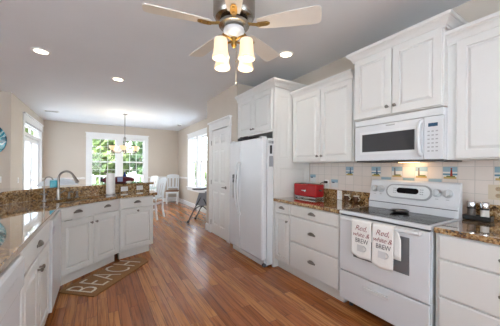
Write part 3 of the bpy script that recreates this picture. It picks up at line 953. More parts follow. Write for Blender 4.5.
# ------------------------------------------------------------------ microwave
mw = thing('microwave', 'white over-the-range microwave with dark window under the deep cabinet', 'microwave', (2.236, 1.594, 1.375), RW)
mh = .412
build('body', MB().box(0, .762, .03, WX - .022 - 2.236, .012, mh), M_app, mw, bevel=.003)
build('underside', MB().box(.008, .754, .02, .375, .0, .0115), M_dgray, mw)
dv = build('microwave_door', MB().box(.002, .626, -.006, .029, .014, .352), M_app, mw, bevel=.006)
build('microwave_window', MB().box(.085, .562, -.0085, -.006, .098, .268), M_micglass, dv, bevel=.002)
wf = MB(); a0, a1, c0, c1 = .060, .580, .075, .292
wf.box(a0, a1, -.0075, -.006, c0, c0 + .02); wf.box(a0, a1, -.0075, -.006, c1 - .02, c1); wf.box(a0, a0 + .025, -.0075, -.006, c0 + .02, c1 - .02); wf.box(a1 - .01, a1, -.0075, -.006, c0 + .02, c1 - .02)
build('window_surround', wf, M_app2, dv)
hp = [(0.608, -.006, .055), (0.606, -.03, .07), (0.605, -.042, .12), (0.605, -.044, .19), (0.605, -.042, .26), (0.606, -.03, .31), (0.608, -.006, .325)]
build('microwave_handle', MB().tube(hp, .015, 10), M_app2, dv, smooth=50)
cp = build('control_panel', MB().box(.630, .760, -.006, .029, .014, .352), M_app, mw, bevel=.004)
build('display', MB().box(.660, .725, -.0075, -.006, .272, .300), M_display, cp)
for i in range(3):
    for j in range(6):
        build('key', MB().box(.655 + i * .028, .671 + i * .028, -.0068, -.006, .075 + j * .031, .085 + j * .031), M_gray, cp)
gv = MB().box(.002, .760, -.004, .029, .356, mh)
for k in range(3): gv.box(.02, .742, -.0048, -.004, .366 + k * .012, .369 + k * .012)
build('vent_grille', gv, M_app2, mw)
build('badge', MB().box(.32, .40, -.0068, -.006, .325, .337), M_gray, dv)
lm = build('cooktop_lamp', MB().box(.30, .46, .25, .31, -.004, -.0005), mat('lamp_glow', (255, 230, 190), .5, emit=(255, 205, 140), es=4), mw)
ld = bpy.data.lights.new('cooktop_light', 'AREA'); ld.energy = .32; ld.color = (1.0, .66, .36); ld.shape = 'RECTANGLE'; ld.size = .16; ld.size_y = .06
lo = bpy.data.objects.new('cooktop_light', ld); COL.objects.link(lo); lo.parent = mw; lo.location = (.38, .30, -.008); lo.rotation_euler = (math.radians(20), 0, 0)

# ------------------------------------------------------------------ toaster, outlets, counter items on the right
ts = thing('toaster', 'red long-slot toaster on the granite counter beside the tall white panel', 'toaster', (2.29, 2.585, CT + .0005), RW)
tl, td, th = .40, .165, .195
build('base', MB().box(.006, tl - .006, .006, td - .006, .008, .028), M_chrome, ts, bevel=.004)
ft = MB()
for x in (.03, tl - .03):
    for y in (.03, td - .03): ft.lathe([(.012, 0), (.012, .009)], (x, y, 0), 8)
build('feet', ft, M_black, ts)
sh = build('shell', MB().box(0, tl, 0, td, .029, th), M_red, ts, bevel=.022)
for y in (.045, .095):
    build('slot', MB().box(.05, tl - .05, y, y + .026, th - .001, th + .0015), M_black, sh)
build('lever', MB().box(tl, tl + .022, .06, .10, .11, .125), M_black, sh, bevel=.003)
build('dial', MB().lathe([(.016, 0), (.016, .008), (.012, .014)], (tl / 2 + .03, -.0005, .105), 16, (0, -1, 0)), M_chrome, sh, smooth=40)
build('badge', MB().box(tl / 2 - .045, tl / 2 + .005, -.0015, 0, .10, .112), M_chrome, sh)

def outlet(label, loc, rz, m_plate, wide=False, grp=None, gang=1, brown=False):
    t = thing('power_outlet', label, 'outlet', loc, rz, grp)
    w, h_ = (.072 if gang == 1 else .118), .116
    if wide: w, h_ = h_, .072
    build('plate', MB().box(-w / 2, w / 2, -.005, 0, -h_ / 2, h_ / 2), m_plate, t, bevel=.002)
    for s in (-1, 1):
        cx, cz = ((s * .026, 0) if wide else (0, s * .026))
        f = build('receptacle', MB().lathe([(.017, 0), (.016, .0025)], (cx, -.005, cz), 16, (0, -1, 0)), M_receptacle if brown else M_white, t)
        sl = MB()
        if wide: sl.box(cx - .006, cx - .001, -.0082, -.0075, .003, .005); sl.box(cx - .006, cx - .001, -.0082, -.0075, -.005, -.003)
        else: sl.box(-.006, -.004, -.0082, -.0075, cz, cz + .007); sl.box(.004, .006, -.0082, -.0075, cz, cz + .007)
        build('slot', sl, M_dgray, f)
    return t
outlet('almond double outlet plate on the tile backsplash at the right edge of the photo', (WX - .0085, (.622), 1.135), RW, M_brownoutlet, gang=2, brown=True)
outlet('white outlet plate on the tile backsplash behind the red toaster, with black plug', (WX - .0085, 2.30, 1.10), RW, M_white)
pg = thing('power_plug', 'black plug with cord in the outlet above the red toaster', 'plug', (WX - .0175, 2.30, 1.128), RW)
build('plug_body', MB().box(-.022, .022, -.032, 0, -.016, .014), M_black, pg, bevel=.006)
build('cord', MB().tube([(-.02, -.02, 0), (-.06, -.03, -.012), (-.11, -.035, -.05), (-.13, -.04, -.09), (-.13, -.045, -.13), (-.12, -.045, -.165)], .005, 6), M_black, pg, smooth=60)
outlet('white outlet plate low on the granite splash left of the range', (WX - .0305, 2.075, .975), RW, M_white)

# two espresso cups against the granite splash
def cup(label, Y):
    t = thing('espresso_cup', label, 'cup', (2.555, Y, CT + .0005), RW, 'small cups left of the range')
    build('bowl', MB().lathe([(.022, 0), (.026, .006), (.033, .035), (.036, .075), (.032, .075), (.029, .035), (.001, .012)], (0, 0, 0), 22), M_cupb, t, smooth=50)
    build('rim', MB().lathe([(.0325, .0745), (.037, .0745), (.037, .080), (.0325, .080)], (0, 0, 0), 22, caps=False), M_cupc, t, smooth=50)
    hp = [(.033 + .022 * math.sin(PI * k / 8), -.012, .022 + .042 * k / 8) for k in range(9)]
    build('handle', MB().tube(hp, .005, 8), M_cupc, t, smooth=60)
M_cupb = noisy(mat('brown_glaze', (84, 54, 38), .25), 30, .35); M_cupc = mat('cream_glaze', (226, 214, 196), .25)
cup('small brown cup with cream rim nearer the red toaster, left of the range', 1.925)
cup('small brown cup with cream rim right beside the white range', 1.80)

# salt and pepper grinders in a black holder
tr_ = thing('grinder_stand', 'low black stand holding two grinders on the right counter', 'stand', (2.545, .718, CT + .0005), RW)
build('tray', MB().box(-.085, .085, -.042, .042, 0, .012), M_black, tr_, bevel=.005)
rim = MB(); rim.box(-.085, .085, -.042, -.036, .0125, .036); rim.box(-.085, .085, .036, .042, .0125, .036); rim.box(-.085, -.079, -.036, .036, .0125, .036); rim.box(.079, .085, -.036, .036, .0125, .036)
build('rail', rim, M_black, tr_, bevel=.002)
M_clear = mat('clear_glass_jar', (200, 204, 205), .08, coat=.5)
M_pepper = noisy(mat('peppercorns', (92, 84, 78), .4), 200, .5); M_salt = noisy(mat('salt_grains', (214, 212, 208), .5), 200, .1)
def grinder(label, x, fill):
    t = thing('spice_grinder', label, 'grinder', (2.545, .718 - x, CT + .013), RW, 'grinders on the black stand')
    build('jar', MB().lathe([(.026, 0), (.027, .01), (.026, .072)], (0, 0, 0), 20), fill, t, smooth=40)
    build('collar', MB().lathe([(.029, .072), (.029, .086)], (0, 0, 0), 20), M_black, t, smooth=40)
    build('cap', MB().lathe([(.028, .086), (.029, .09), (.029, .126), (.026, .131), (.001, .132)], (0, 0, 0), 20), M_chrome, t, smooth=40)
grinder('pepper grinder with chrome cap, left of the pair on the black stand', -.040, M_pepper)
grinder('salt grinder with chrome cap, right of the pair on the black stand', .040, M_salt)

# ------------------------------------------------------------------ peninsula (left)
FX = -.355
C1, C2, C3 = V(-.360, 3.305), V(.236, 3.875), V(.735, 4.09)
A1, A2, A3, A4 = V(-.332, 3.26), V(.252, 3.838), V(.79, 4.065), V(.79, 4.50)
S0, S1, S2, S3 = V(-.86, -1.0), V(-.86, 3.45), V(-.66, 3.76), V(.745, 4.50)

def off_path(path, d):
    """offset to the left of travel by d"""
    out = []
    n = len(path)
    def nm(a, b):
        t = (b - a).normalized(); return Vector((-t.y, t.x))
    for i in range(n):
        if i == 0: m = nm(path[0], path[1])
        elif i == n - 1: m = nm(path[-2], path[-1])
        else:
            a, b = nm(path[i - 1], path[i]), nm(path[i], path[i + 1]); m = (a + b) / (1 + a.dot(b))
        out.append(path[i] + m * d)
    return out
spl = [S0, S1, S2, S3]
ud = (S3 - S2).normalized()
# knee wall carrying the bar
kw0, kw1 = off_path(spl, .022), off_path(spl, .15)
struct('wall_bar', MB().prism([tuple(p) for p in kw0] + [tuple(p) for p in kw1[::-1]], 0, 1.018), M_cab)
bt = [S0, S1, S2, S3 + ud * .07]
b0, b1 = off_path(bt, -.028), off_path(bt, .36)
tag(build('granite_bar_top', MB().prism([tuple(p) for p in b0] + [tuple(p) for p in b1[::-1]], 1.019, 1.052), M_granite, bevel=.006),
    'raised brown granite bar top running behind the sink', 'bar top')

# countertop with a sink cut-out
ct = thing('granite_countertop', 'brown granite peninsula countertop around the sink, running to the lower left corner', 'countertop', (0, 0, CT))
sd = (A2 - A1).normalized(); sn = Vector((-sd.y, sd.x))
sc = (A1 + A2) / 2 + sn * .215 - sd * .05
def rrect(c, hx, hy, r, n=4):
    out = []
    for (sx, sy, a0) in ((1, 1, 0), (-1, 1, PI / 2), (-1, -1, PI), (1, -1, 1.5 * PI)):
        for k in range(n + 1):
            a = a0 + PI / 2 * k / n
            out.append(c + sd * (sx * (hx - r) + r * math.cos(a)) + sn * (sy * (hy - r) + r * math.sin(a)))
    return out
hole = rrect(sc, .32, .15, .05)
outer = [V(-.332, -1.0), A1, A2, A3, A4, S3, S2, S1, S0]
bm = bmesh.new()
def ring(pts, z):
    vs_ = [bm.verts.new((p.x, p.y, z)) for p in pts]
    return vs_, [bm.edges.new((vs_[i], vs_[(i + 1) % len(vs_)])) for i in range(len(vs_))]
tops = []
for z in (0, -.038):
    a, ea = ring(outer, z); b, eb = ring(hole, z)
    bmesh.ops.triangle_fill(bm, edges=ea + eb, use_beauty=True, use_dissolve=False)
    tops.append((a, b))
for j in range(2):
    a, b = tops[0][j], tops[1][j]
    for i in range(len(a)):
        bm.faces.new((a[i], a[(i + 1) % len(a)], b[(i + 1) % len(a)], b[i]))
bmesh.ops.recalc_face_normals(bm, faces=bm.faces)
me = bpy.data.meshes.new('slab'); bm.to_mesh(me); bm.free(); me.materials.append(M_granite)
so = bpy.data.objects.new('slab', me); COL.objects.link(so); so.parent = ct
bv = so.modifiers.new('bevel', 'BEVEL'); bv.width = .005; bv.segments = 2; bv.limit_method = 'ANGLE'; bv.angle_limit = math.radians(40)
s0_, s1_ = off_path(spl, 0.0), off_path(spl, .020)
build('splash', MB().prism([tuple(p) for p in s0_] + [tuple(p) for p in s1_[::-1]], .0005, .1045), M_granite, ct)

# sink bowl under the cut-out
sk = thing('kitchen_sink', 'stainless undermount sink set into the granite in front of the arched faucet', 'sink', (sc.x, sc.y, .70))
outer_r, inner_r = rrect(Vector((0, 0)), .335, .165, .06), rrect(Vector((0, 0)), .318, .148, .05)
mb = MB(); n = len(outer_r)
vs_ = [(p.x, p.y, .174) for p in outer_r] + [(p.x, p.y, .174) for p in inner_r] + [(p.x * .96, p.y * .96, .012) for p in inner_r] + [(p.x, p.y, .0) for p in outer_r]
f_ = []
for i in range(n):
    i2 = (i + 1) % n
    f_ += [(i, i2, n + i2, n + i), (n + i, n + i2, 2 * n + i2, 2 * n + i), (3 * n + i, 3 * n + i2, i2, i)]
f_ += [tuple(2 * n + i for i in range(n)), tuple(3 * n + i for i in range(n - 1, -1, -1))]
mb.add(vs_, f_)
build('bowl', mb, M_steel, sk, smooth=40)
build('drain', MB().lathe([(.04, .0122), (.04, .015), (.02, .014)], (0, 0, 0), 20), M_chrome, sk, smooth=40)

# faucet: arch in the direction of the sink
def along(p, d, z): return (p.x + d.x * 0, p.y, z)
fp = V(-.415, 3.80); fdv = Vector((sd.x * .25 - sn.x, sd.y * .25 - sn.y)).normalized()
fa = thing('kitchen_faucet', 'tall dark nickel pull-down faucet arching over the sink', 'faucet', (fp.x, fp.y, CT + .0005))
build('base', MB().lathe([(.030, 0), (.030, .006), (.022, .012), (.019, .10), (.016, .12)], (0, 0, 0), 20), M_steel, fa, smooth=40)
pts = [(0, 0, .11), (0, 0, .20), (0, 0, .245)]
for k in range(1, 13):
    a = PI * k / 12 * .86
    r = .095
    pts.append((fdv.x * (r - r * math.cos(a)), fdv.y * (r - r * math.cos(a)), .245 + r * math.sin(a)))
build('spout', MB().tube(pts, .0125, 12), M_pewter, fa, smooth=60)
e = Vector(pts[-1]); dd = (Vector(pts[-1]) - Vector(pts[-2])).normalized()
build('spray_head', MB().tube([e, e + dd * .02, e + dd * .06, e + dd * .095], [.014, .016, .019, .021], 14), M_pewter, fa, smooth=50)
build('lever', MB().tube([(0, 0, .07), (sd.x * .04, sd.y * .04, .075), (sd.x * .085, sd.y * .085, .10)], [.010, .008, .006], 8), M_steel, fa, smooth=50)
fp2 = V(-.535, 3.69)
f2 = thing('water_faucet', 'small slim gooseneck water faucet left of the tall faucet', 'faucet', (fp2.x, fp2.y, CT + .0005))
build('base', MB().lathe([(.022, 0), (.022, .005), (.012, .012), (.012, .07)], (0, 0, 0), 16), M_steel, f2, smooth=40)
pts = [(0, 0, .06), (0, 0, .15), (0, 0, .225)]
for k in range(1, 11):
    a = PI * k / 10 * .9; r = .052
    pts.append((fdv.x * (r - r * math.cos(a)), fdv.y * (r - r * math.cos(a)), .225 + r * math.sin(a)))
build('spout', MB().tube(pts, .0065, 10), M_steel, f2, smooth=60)
build('handle', MB().tube([(-fdv.x * .045, -fdv.y * .045, .075), (0, 0, .072), (fdv.x * .035, fdv.y * .035, .075)], .008, 8), M_pewter, f2, smooth=60)
sp_ = thing('soap_dispenser', 'nickel soap pump to the right of the tall faucet base', 'soap dispenser', (-.315, 3.865, CT + .0005))
build('stem', MB().lathe([(.020, 0), (.020, .006), (.013, .010), (.013, .05), (.008, .055), (.008, .075)], (0, 0, 0), 16), M_steel, sp_, smooth=40)
build('nozzle', MB().tube([(0, 0, .075), (fdv.x * .03, fdv.y * .03, .08), (fdv.x * .055, fdv.y * .055, .072)], .008, 8), M_steel, sp_, smooth=50)
ss_ = thing('side_sprayer', 'short nickel side sprayer right of the soap pump', 'sprayer', (-.235, 3.91, CT + .0005))
build('base', MB().lathe([(.022, 0), (.022, .006), (.014, .014), (.014, .03)], (0, 0, 0), 16), M_steel, ss_, smooth=40)
build('head', MB().lathe([(.011, .03), (.014, .05), (.016, .075), (.012, .08)], (0, 0, 0), 14), M_pewter, ss_, smooth=40)

# paper towel roll on its holder
pt = thing('paper_towel_roll', 'white paper towel roll upright on its holder on the peninsula counter', 'paper towel', (.150, 4.055, CT + .0005))
build('holder_base', MB().lathe([(.065, 0), (.065, .008), (.02, .012)], (0, 0, 0), 24), M_steel, pt, smooth=40)
build('roll', MB().lathe([(.02, .013), (.056, .013), (.057, .016), (.057, .302), (.056, .305), (.02, .305)], (0, 0, 0), 28), M_paper, pt, smooth=40)
build('rod', MB().lathe([(.008, .3055), (.008, .311), (.012, .314), (.012, .318), (.004, .321)], (0, 0, 0), 14), M_steel, pt, smooth=40)

# outlets on the granite splash
ua = math.atan2(ud.y, ud.x)
for lab, s in (('white horizontal outlet plate on the granite splash beside the paper towel roll', 1.135), ('white horizontal outlet plate on the granite splash near the end of the bar', 1.40)):
    p = S2 + ud * s
    outlet(lab, (p.x + ud.y * .0006, p.y - ud.x * .0006, CT + .057), ua, M_white, wide=True)

# on the bar: burgundy bag, blue bottle, teal candle
un = Vector((-ud.y, ud.x))
p = S2 + ud * 1.15 + un * .17
bb_ = thing('cloth_pouch', 'low burgundy pouch with a pale blue patch lying on the granite bar top', 'bag', (p.x, p.y, 1.0525), ua)
mb = MB().ell((0, 0, .052), .26, .085, .052, 24, 12, .75)
build('body', mb, M_burg, bb_, smooth=70)
build('patch', MB().box(-.075, .01, -.0885, -.079, .03, .095), M_paleblue, bb_, bevel=.002)
build('tag', MB().ell((.12, -.082, .018), .055, .012, .016, 14, 8), M_white, bb_, smooth=60)
build('end_strap', MB().tube([(-.25, -.03, .03), (-.28, 0, .06), (-.25, .03, .085)], .012, 8), M_bag, bb_, smooth=60)
p = S2 + ud * 1.33 + un * .30
bo = thing('glass_bottle', 'small dark blue glass bottle on the bar behind the burgundy pouch', 'bottle', (p.x, p.y, 1.0525))
build('bottle_body', MB().lathe([(.028, 0), (.030, .005), (.030, .11), (.014, .14), (.012, .175)], (0, 0, 0), 18), M_blueglass, bo, smooth=40)
build('stopper', MB().lathe([(.013, .1755), (.015, .18), (.015, .198), (.008, .202)], (0, 0, 0), 14), M_gray, bo, smooth=40)
p = S2 + ud * .275 + un * .14
cj = thing('candle_jar', 'teal glass candle jar on the bar left of the tall faucet', 'candle', (p.x, p.y, 1.0525))
build('jar', MB().lathe([(.040, 0), (.046, .006), (.046, .072), (.042, .078)], (0, 0, 0), 24), M_teal, cj, smooth=40)
build('lid', MB().lathe([(.044, .0785), (.044, .086), (.010, .088)], (0, 0, 0), 24), mat('teal_lid', (120, 190, 204), .3), cj, smooth=40)

# --- peninsula cabinets.  front frame: local x along the front, y into the cabinet
def front_thing(name, label, cat, p, q):
    d = (q - p); L = d.length
    t = thing(name, label, cat, (p.x, p.y, 0), math.atan2(d.y, d.x)); return t, L
def inv_local(p, q):
    a = math.atan2((q - p).y, (q - p).x)
    return lambda w: tuple((Rz(-a) @ Vector((w.x - p.x, w.y - p.y, 0)))[:2])

# sink cabinet
t, L = front_thing('sink_cabinet', 'angled white sink cabinet with false drawer front and two doors above the mat', 'cabinet', C1, C2)
f = inv_local(C1, C2)
def inset_poly(pts, c, k): return [c + (p - c) * k for p in pts]
poly = [(.002, .001), (L - .002, .001), f(V(.02, 4.08)), f(V(-.63, 3.74)), f(V(-.72, 3.5))]
build('kick_board', MB().prism([(.0, .06), (L, .06), (L - .1, .10), (.1, .10)], 0, .113), M_kick, t)
body = MB().prism(poly, .115, .69)
body.box(.002, L - .002, .001, .035, .69, .874)
build('body', body, M_cab, t)
d = door_front(t, .012, L - .012, .722, .866, prof=DRAW, name='false_drawer')
cup_pull(d, .21, .80); cup_pull(d, L - .20, .80)
d = door_front(t, .012, L / 2 - .003, .13, .712); knob(d, L / 2 - .035, .64)
d = door_front(t, L / 2 + .003, L - .012, .13, .712); knob(d, L / 2 + .035, .64)

# end cabinet
t, L = front_thing('base_cabinet', 'white base cabinet with cup-pull drawer over a door at the end of the peninsula', 'cabinet', C2, C3)
f = inv_local(C2, C3)
build('kick_board', MB().prism([(.05, .06), (L - .03, .06), (L - .03, .10), (.05, .10)], 0, .113), M_kick, t)
build('body', MB().prism([(.002, .001), (L, .001), f(V(.745, 4.47)), f(V(.05, 4.10))], .115, .874), M_cab, t)
d = door_front(t, .02, L - .012, .722, .866, prof=DRAW, name='drawer'); cup_pull(d, L / 2, .80)
d = door_front(t, .02, L - .012, .13, .712); knob(d, L / 2, .675)
pl_ = MB().box(0.02, .36, -.0, .012, .115, .874); 

# left run: local x = +Y, y = -X
LW = PI / 2
def left_thing(name, label, cat, y0): return thing(name, label, cat, (FX, y0, 0), LW)
t = left_thing('base_cabinet', 'white base cabinet with one drawer over two knobbed doors in the left run', 'cabinet', 1.69)
w = .875
build('body', MB().box(0, w, .001, .49, .115, .874), M_cab, t)
build('kick_board', MB().box(0, w, .06, .49, 0, .113), M_kick, t)
d = door_front(t, .012, w - .012, .722, .866, prof=DRAW, name='drawer'); cup_pull(d, w / 2, .80)
d = door_front(t, .012, w / 2 - .003, .13, .712); knob(d, w / 2 - .032, .635)
d = door_front(t, w / 2 + .003, w - .012, .13, .712); knob(d, w / 2 + .032, .635)

t = left_thing('dishwasher', 'smooth white dishwasher with a gray badge between left cabinet and sink cabinet', 'dishwasher', 2.575)
w = .60
build('body', MB().box(.002, w - .005, .002, .48, .10, .87), M_dgray, t)  # body colored dark to paint shade into the gaps beside the door
dd_ = build('door', MB().box(.014, w - .010, -.034, .0, .105, .868), M_app, t, bevel=.005)
build('badge', MB().box(.03, .13, -.0365, -.034, .745, .80), M_hcgray, dd_)
build('kick_plate', MB().box(.005, w - .005, .04, .48, .0, .095), M_app2, t)

t = left_thing('trash_compactor', 'white built-in appliance with a raised control band, nearest the camera on the left run', 'appliance', 1.07)
w = .60
build('body', MB().box(.005, w - .005, .002, .48, .10, .87), M_app2, t)
dd_ = build('door', MB().box(.003, w - .003, -.022, .0, .105, .70), M_app, t, bevel=.006)
cb = build('control_band', MB().box(.003, w - .003, -.040, .0, .705, .868), M_app, t, bevel=.014)
bq = MB()
for k in range(7): bq.box(.09 + k * .06, .125 + k * .06, -.0405, -.040, .79, .80)
build('button_row', bq, M_gray, cb)
build('kick_plate', MB().box(.005, w - .005, .04, .48, 0, .095), M_app2, t)
t = left_thing('base_cabinet', 'white two-door base cabinet behind the camera on the left run', 'cabinet', .17)
w = .89
build('body', MB().box(0, w, .001, .49, .115, .874), M_cab, t); build('kick_board', MB().box(0, w, .06, .49, 0, .113), M_kick, t)
door_front(t, .012, w / 2 - .003, .13, .866); door_front(t, w / 2 + .003, w - .012, .13, .866)

# mat in front of the sink
rg_poly = [(-.03, 2.93), (.60, 3.66), (.53, 3.865), (.262, 3.835), (-.315, 3.292), (-.345, 3.215)]
rugc = V(.12, 3.40)
ru = thing('door_mat', 'brown coir kitchen mat lettered BEACH on the floor in front of the sink', 'mat', (rugc.x, rugc.y, 0))
rb = build('pile', MB().prism([(x - rugc.x, y - rugc.y) for x, y in rg_poly], .0005, .011), M_rug, ru)
ra = math.atan2(.73, .63)
mid = (V(-.03, 2.93) + V(.60, 3.66)) / 2; rn = Vector((-math.sin(ra), math.cos(ra)))
bp_ = mid + rn * .075 - rugc
lettering('printed_word', 'BEACH', .47, M_rugletter, rb, T(bp_.x, bp_.y, .0118) @ Rz(ra) @ Matrix.Diagonal((.56, 1, 1, 1)), extrude=.0006, space=1.12, offset=-.007)

# ------------------------------------------------------------------ ceiling fan
fc = (.91, 1.74)
fn = thing('ceiling_fan', 'five-blade cream and brass ceiling fan with four lit glass shades', 'ceiling fan', (fc[0], fc[1], H))
build('housing', MB().lathe([(.10, -.001), (.13, -.03), (.155, -.06), (.165, -.10), (.165, -.205), (.15, -.235), (.10, -.25), (.06, -.26)], (0, 0, 0), 40), M_fansteel, fn, smooth=35)
build('flywheel', MB().lathe([(.09, -.262), (.12, -.27), (.12, -.29), (.08, -.30)], (0, 0, 0), 32), M_fansteel, fn, smooth=40)
build('switch_bowl', MB().lathe([(.05, -.301), (.078, -.31), (.084, -.33), (.074, -.355), (.045, -.375), (.03, -.38)], (0, 0, 0), 32), M_app2, fn, smooth=50)
build('finial', MB().lathe([(.028, -.381), (.03, -.40), (.02, -.42), (.024, -.435), (.012, -.455), (.003, -.46)], (0, 0, 0), 20), M_brass, fn, smooth=50)
away = math.atan2(.878, .478)
for k in range(5):
    a = away + PI + k * 2 * PI / 5
    M = Rz(a)
    bl = MB(); N = 14
    # tapered blade with rounded tip, slightly pitched
    zb = -.293
    vs_ = []; f_ = []
    outl = [(.19, .044), (.24, .054), (.34, .064), (.46, .073), (.58, .080), (.63, .080), (.655, .074), (.666, .055), (.668, .0)]
    top = [(x, y) for x, y in outl]; bot = [(x, -y) for x, y in outl[::-1][1:]]
    poly = top + bot
    bl.prism(poly, -.004, .004)
    bl.xf(T(0, 0, zb) @ Matrix.Rotation(math.radians(-13), 4, 'X'))
    bl.xf(M)
    b = build('blade', bl, M_blade, fn, bevel=.002)
    ir = MB()
    ir.bar((.105, 0, -.282), (.185, 0, -.300), .026, .010)
    ir.prism([(.18, -.018), (.20, -.026), (.265, -.024), (.285, -.012), (.288, 0), (.285, .012), (.265, .024), (.20, .026), (.18, .018)], -.3045, -.2985)
    ir.ell((.205, 0, -.305), .012, .012, .006, 12, 6); ir.ell((.262, 0, -.305), .012, .012, .006, 12, 6)
    build('blade_iron', ir.xf(M), M_brass, b, smooth=40)
for k in range(4):
    a = away + PI / 4 + k * PI / 2
    dx, dy = math.cos(a), math.sin(a)
    pts = [(.02 * dx, .02 * dy, -.405), (.06 * dx, .06 * dy, -.395), (.105 * dx, .105 * dy, -.398), (.13 * dx, .13 * dy, -.412), (.135 * dx, .135 * dy, -.425)]
    ar = build('lamp_arm', MB().tube(pts, .008, 10), M_brass, fn, smooth=60)
    cx, cy = .137 * dx, .137 * dy
    build('lamp_socket', MB().lathe([(.018, -.418), (.026, -.425), (.028, -.44)], (cx, cy, 0), 16), M_steel, ar, smooth=40)
    shd = build('lamp_shade', MB().lathe([(.030, -.436), (.046, -.44), (.050, -.455), (.052, -.50), (.056, -.545), (.063, -.572), (.0655, -.575), (.0645, -.585), (.061, -.588), (.058, -.583), (.052, -.545), (.048, -.50), (.046, -.46)], (cx, cy, 0), 28), M_shade, fn, smooth=60)
    build('bulb', MB().ell((cx, cy, -.53), .026, .026, .04, 14, 10), M_bulb, shd, smooth=80)
ch = MB().tube([(.015, -.01, -.43), (.015, -.01, -.56), (.015, -.01, -.735)], .0016, 6)
ch.ell((.015, -.01, -.745), .007, .007, .014, 10, 8); ch.ell((.015, -.01, -.565), .006, .006, .008, 10, 8)
build('pull_chain', ch, M_steel, fn, smooth=60)
fl = bpy.data.lights.new('fan_light', 'POINT'); fl.energy = 5; fl.color = (1, .85, .65); fl.shadow_soft_size = .12
flo = bpy.data.objects.new('fan_light', fl); COL.objects.link(flo); flo.parent = fn; flo.location = (0, 0, -.68)

# recessed lights
for (x, y), lab in (((-.606, 3.908), 'recessed ceiling light nearest the left edge of the ceiling'), ((.259, 4.484), 'recessed ceiling light between the left one and the chandelier'), ((1.965, 2.373), 'recessed ceiling light to the right of the fan above the fridge side')):
    t = thing('recessed_light', lab, 'ceiling light', (x, y, H), 0, 'recessed ceiling lights')
    build('trim_ring', MB().lathe([(.070, -.0005), (.098, -.0005), (.098, -.006), (.070, -.010)], (0, 0, 0), 32, caps=False), M_white, t, smooth=30)
    build('lamp_lens', MB().lathe([(.068, -.001), (.068, -.004), (.001, -.0045)], (0, 0, 0), 28), M_can, t)
    sl = bpy.data.lights.new('recessed_beam', 'SPOT'); sl.energy = 4; sl.color = (1, .9, .76); sl.spot_size = math.radians(110); sl.spot_blend = .7; sl.shadow_soft_size = .06
    so_ = bpy.data.objects.new('recessed_beam', sl); COL.objects.link(so_); so_.parent = t; so_.location = (0, 0, -.02)

# ceiling vent and smoke detector
t = thing('ceiling_vent', 'small white vent in the ceiling near the glass door', 'vent', (-1.03, 8.02, H))
build('frame', MB().box(-.15, .15, -.075, .075, -.012, -.0005), M_white, t, bevel=.003)
sl_ = MB()
for k in range(6): sl_.box(-.13, .13, -.06 + k * .022, -.05 + k * .022, -.0135, -.012)
build('slats', sl_, M_gray, t)
t = thing('smoke_detector', 'round smoke detector on the ceiling near the far right corner', 'smoke detector', (2.28, 8.20, H))
build('base', MB().lathe([(.075, -.0005), (.075, -.012), (.066, -.016)], (0, 0, 0), 28), M_white, t, smooth=40)
build('cover', MB().lathe([(.064, -.016), (.060, -.034), (.035, -.042), (.001, -.043)], (0, 0, 0), 28), M_gray, t, smooth=40)

# ------------------------------------------------------------------ dining corner
chd = thing('chandelier', 'nickel chandelier with lit upturned glass bowls over the dining table', 'chandelier', (.594, 7.348, H))
build('canopy', MB().lathe([(.065, -.0005), (.062, -.02), (.02, -.035)], (0, 0, 0), 24), M_steel, chd, smooth=40)
build('rod', MB().tube([(0, 0, -.03), (0, 0, -.62)], .008, 8), M_steel, chd, smooth=60)
build('column', MB().lathe([(.012, -.60), (.03, -.63), (.035, -.68), (.022, -.76), (.030, -.86), (.05, -.93), (.055, -.98), (.03, -1.03), (.008, -1.06)], (0, 0, 0), 20), M_steel, chd, smooth=50)
for k in range(6):
    a = 2 * PI * k / 6 + .35
    dx, dy = math.cos(a), math.sin(a)
    pts = [(.04 * dx, .04 * dy, -.95), (.14 * dx, .14 * dy, -1.035), (.24 * dx, .24 * dy, -1.04), (.30 * dx, .30 * dy, -1.01)]
    ar = build('arm', MB().tube(pts, .009, 8), M_steel, chd, smooth=60)
    build('cup', MB().lathe([(.012, -1.03), (.03, -1.01), (.034, -.985)], (.305 * dx, .305 * dy, 0), 16), M_pewter, ar, smooth=40)
    build('glass_bowl', MB().lathe([(.03, -.984), (.055, -.965), (.075, -.92), (.092, -.865), (.088, -.865), (.070, -.92), (.05, -.96)], (.305 * dx, .305 * dy, 0), 24), M_shade, chd, smooth=60)
cl = bpy.data.lights.new('chandelier_light', 'POINT'); cl.energy = 24; cl.color = (1, .86, .66); cl.shadow_soft_size = .25
clo = bpy.data.objects.new('chandelier_light', cl); COL.objects.link(clo); clo.parent = chd; clo.location = (0, 0, -.92)

dt = thing('dining_table', 'round glass-topped dining table under the chandelier', 'table', (.66, 7.26, 0))
build('glass_top', MB().lathe([(.74, .744), (.75, .747), (.75, .754), (.74, .757)], (0, 0, 0), 56), M_tglass, dt)
build('pedestal', MB().lathe([(.30, 0), (.31, .03), (.28, .06), (.10, .10), (.075, .30), (.09, .55), (.20, .70), (.22, .742)], (0, 0, 0), 32), M_chairwhite, dt, smooth=40)

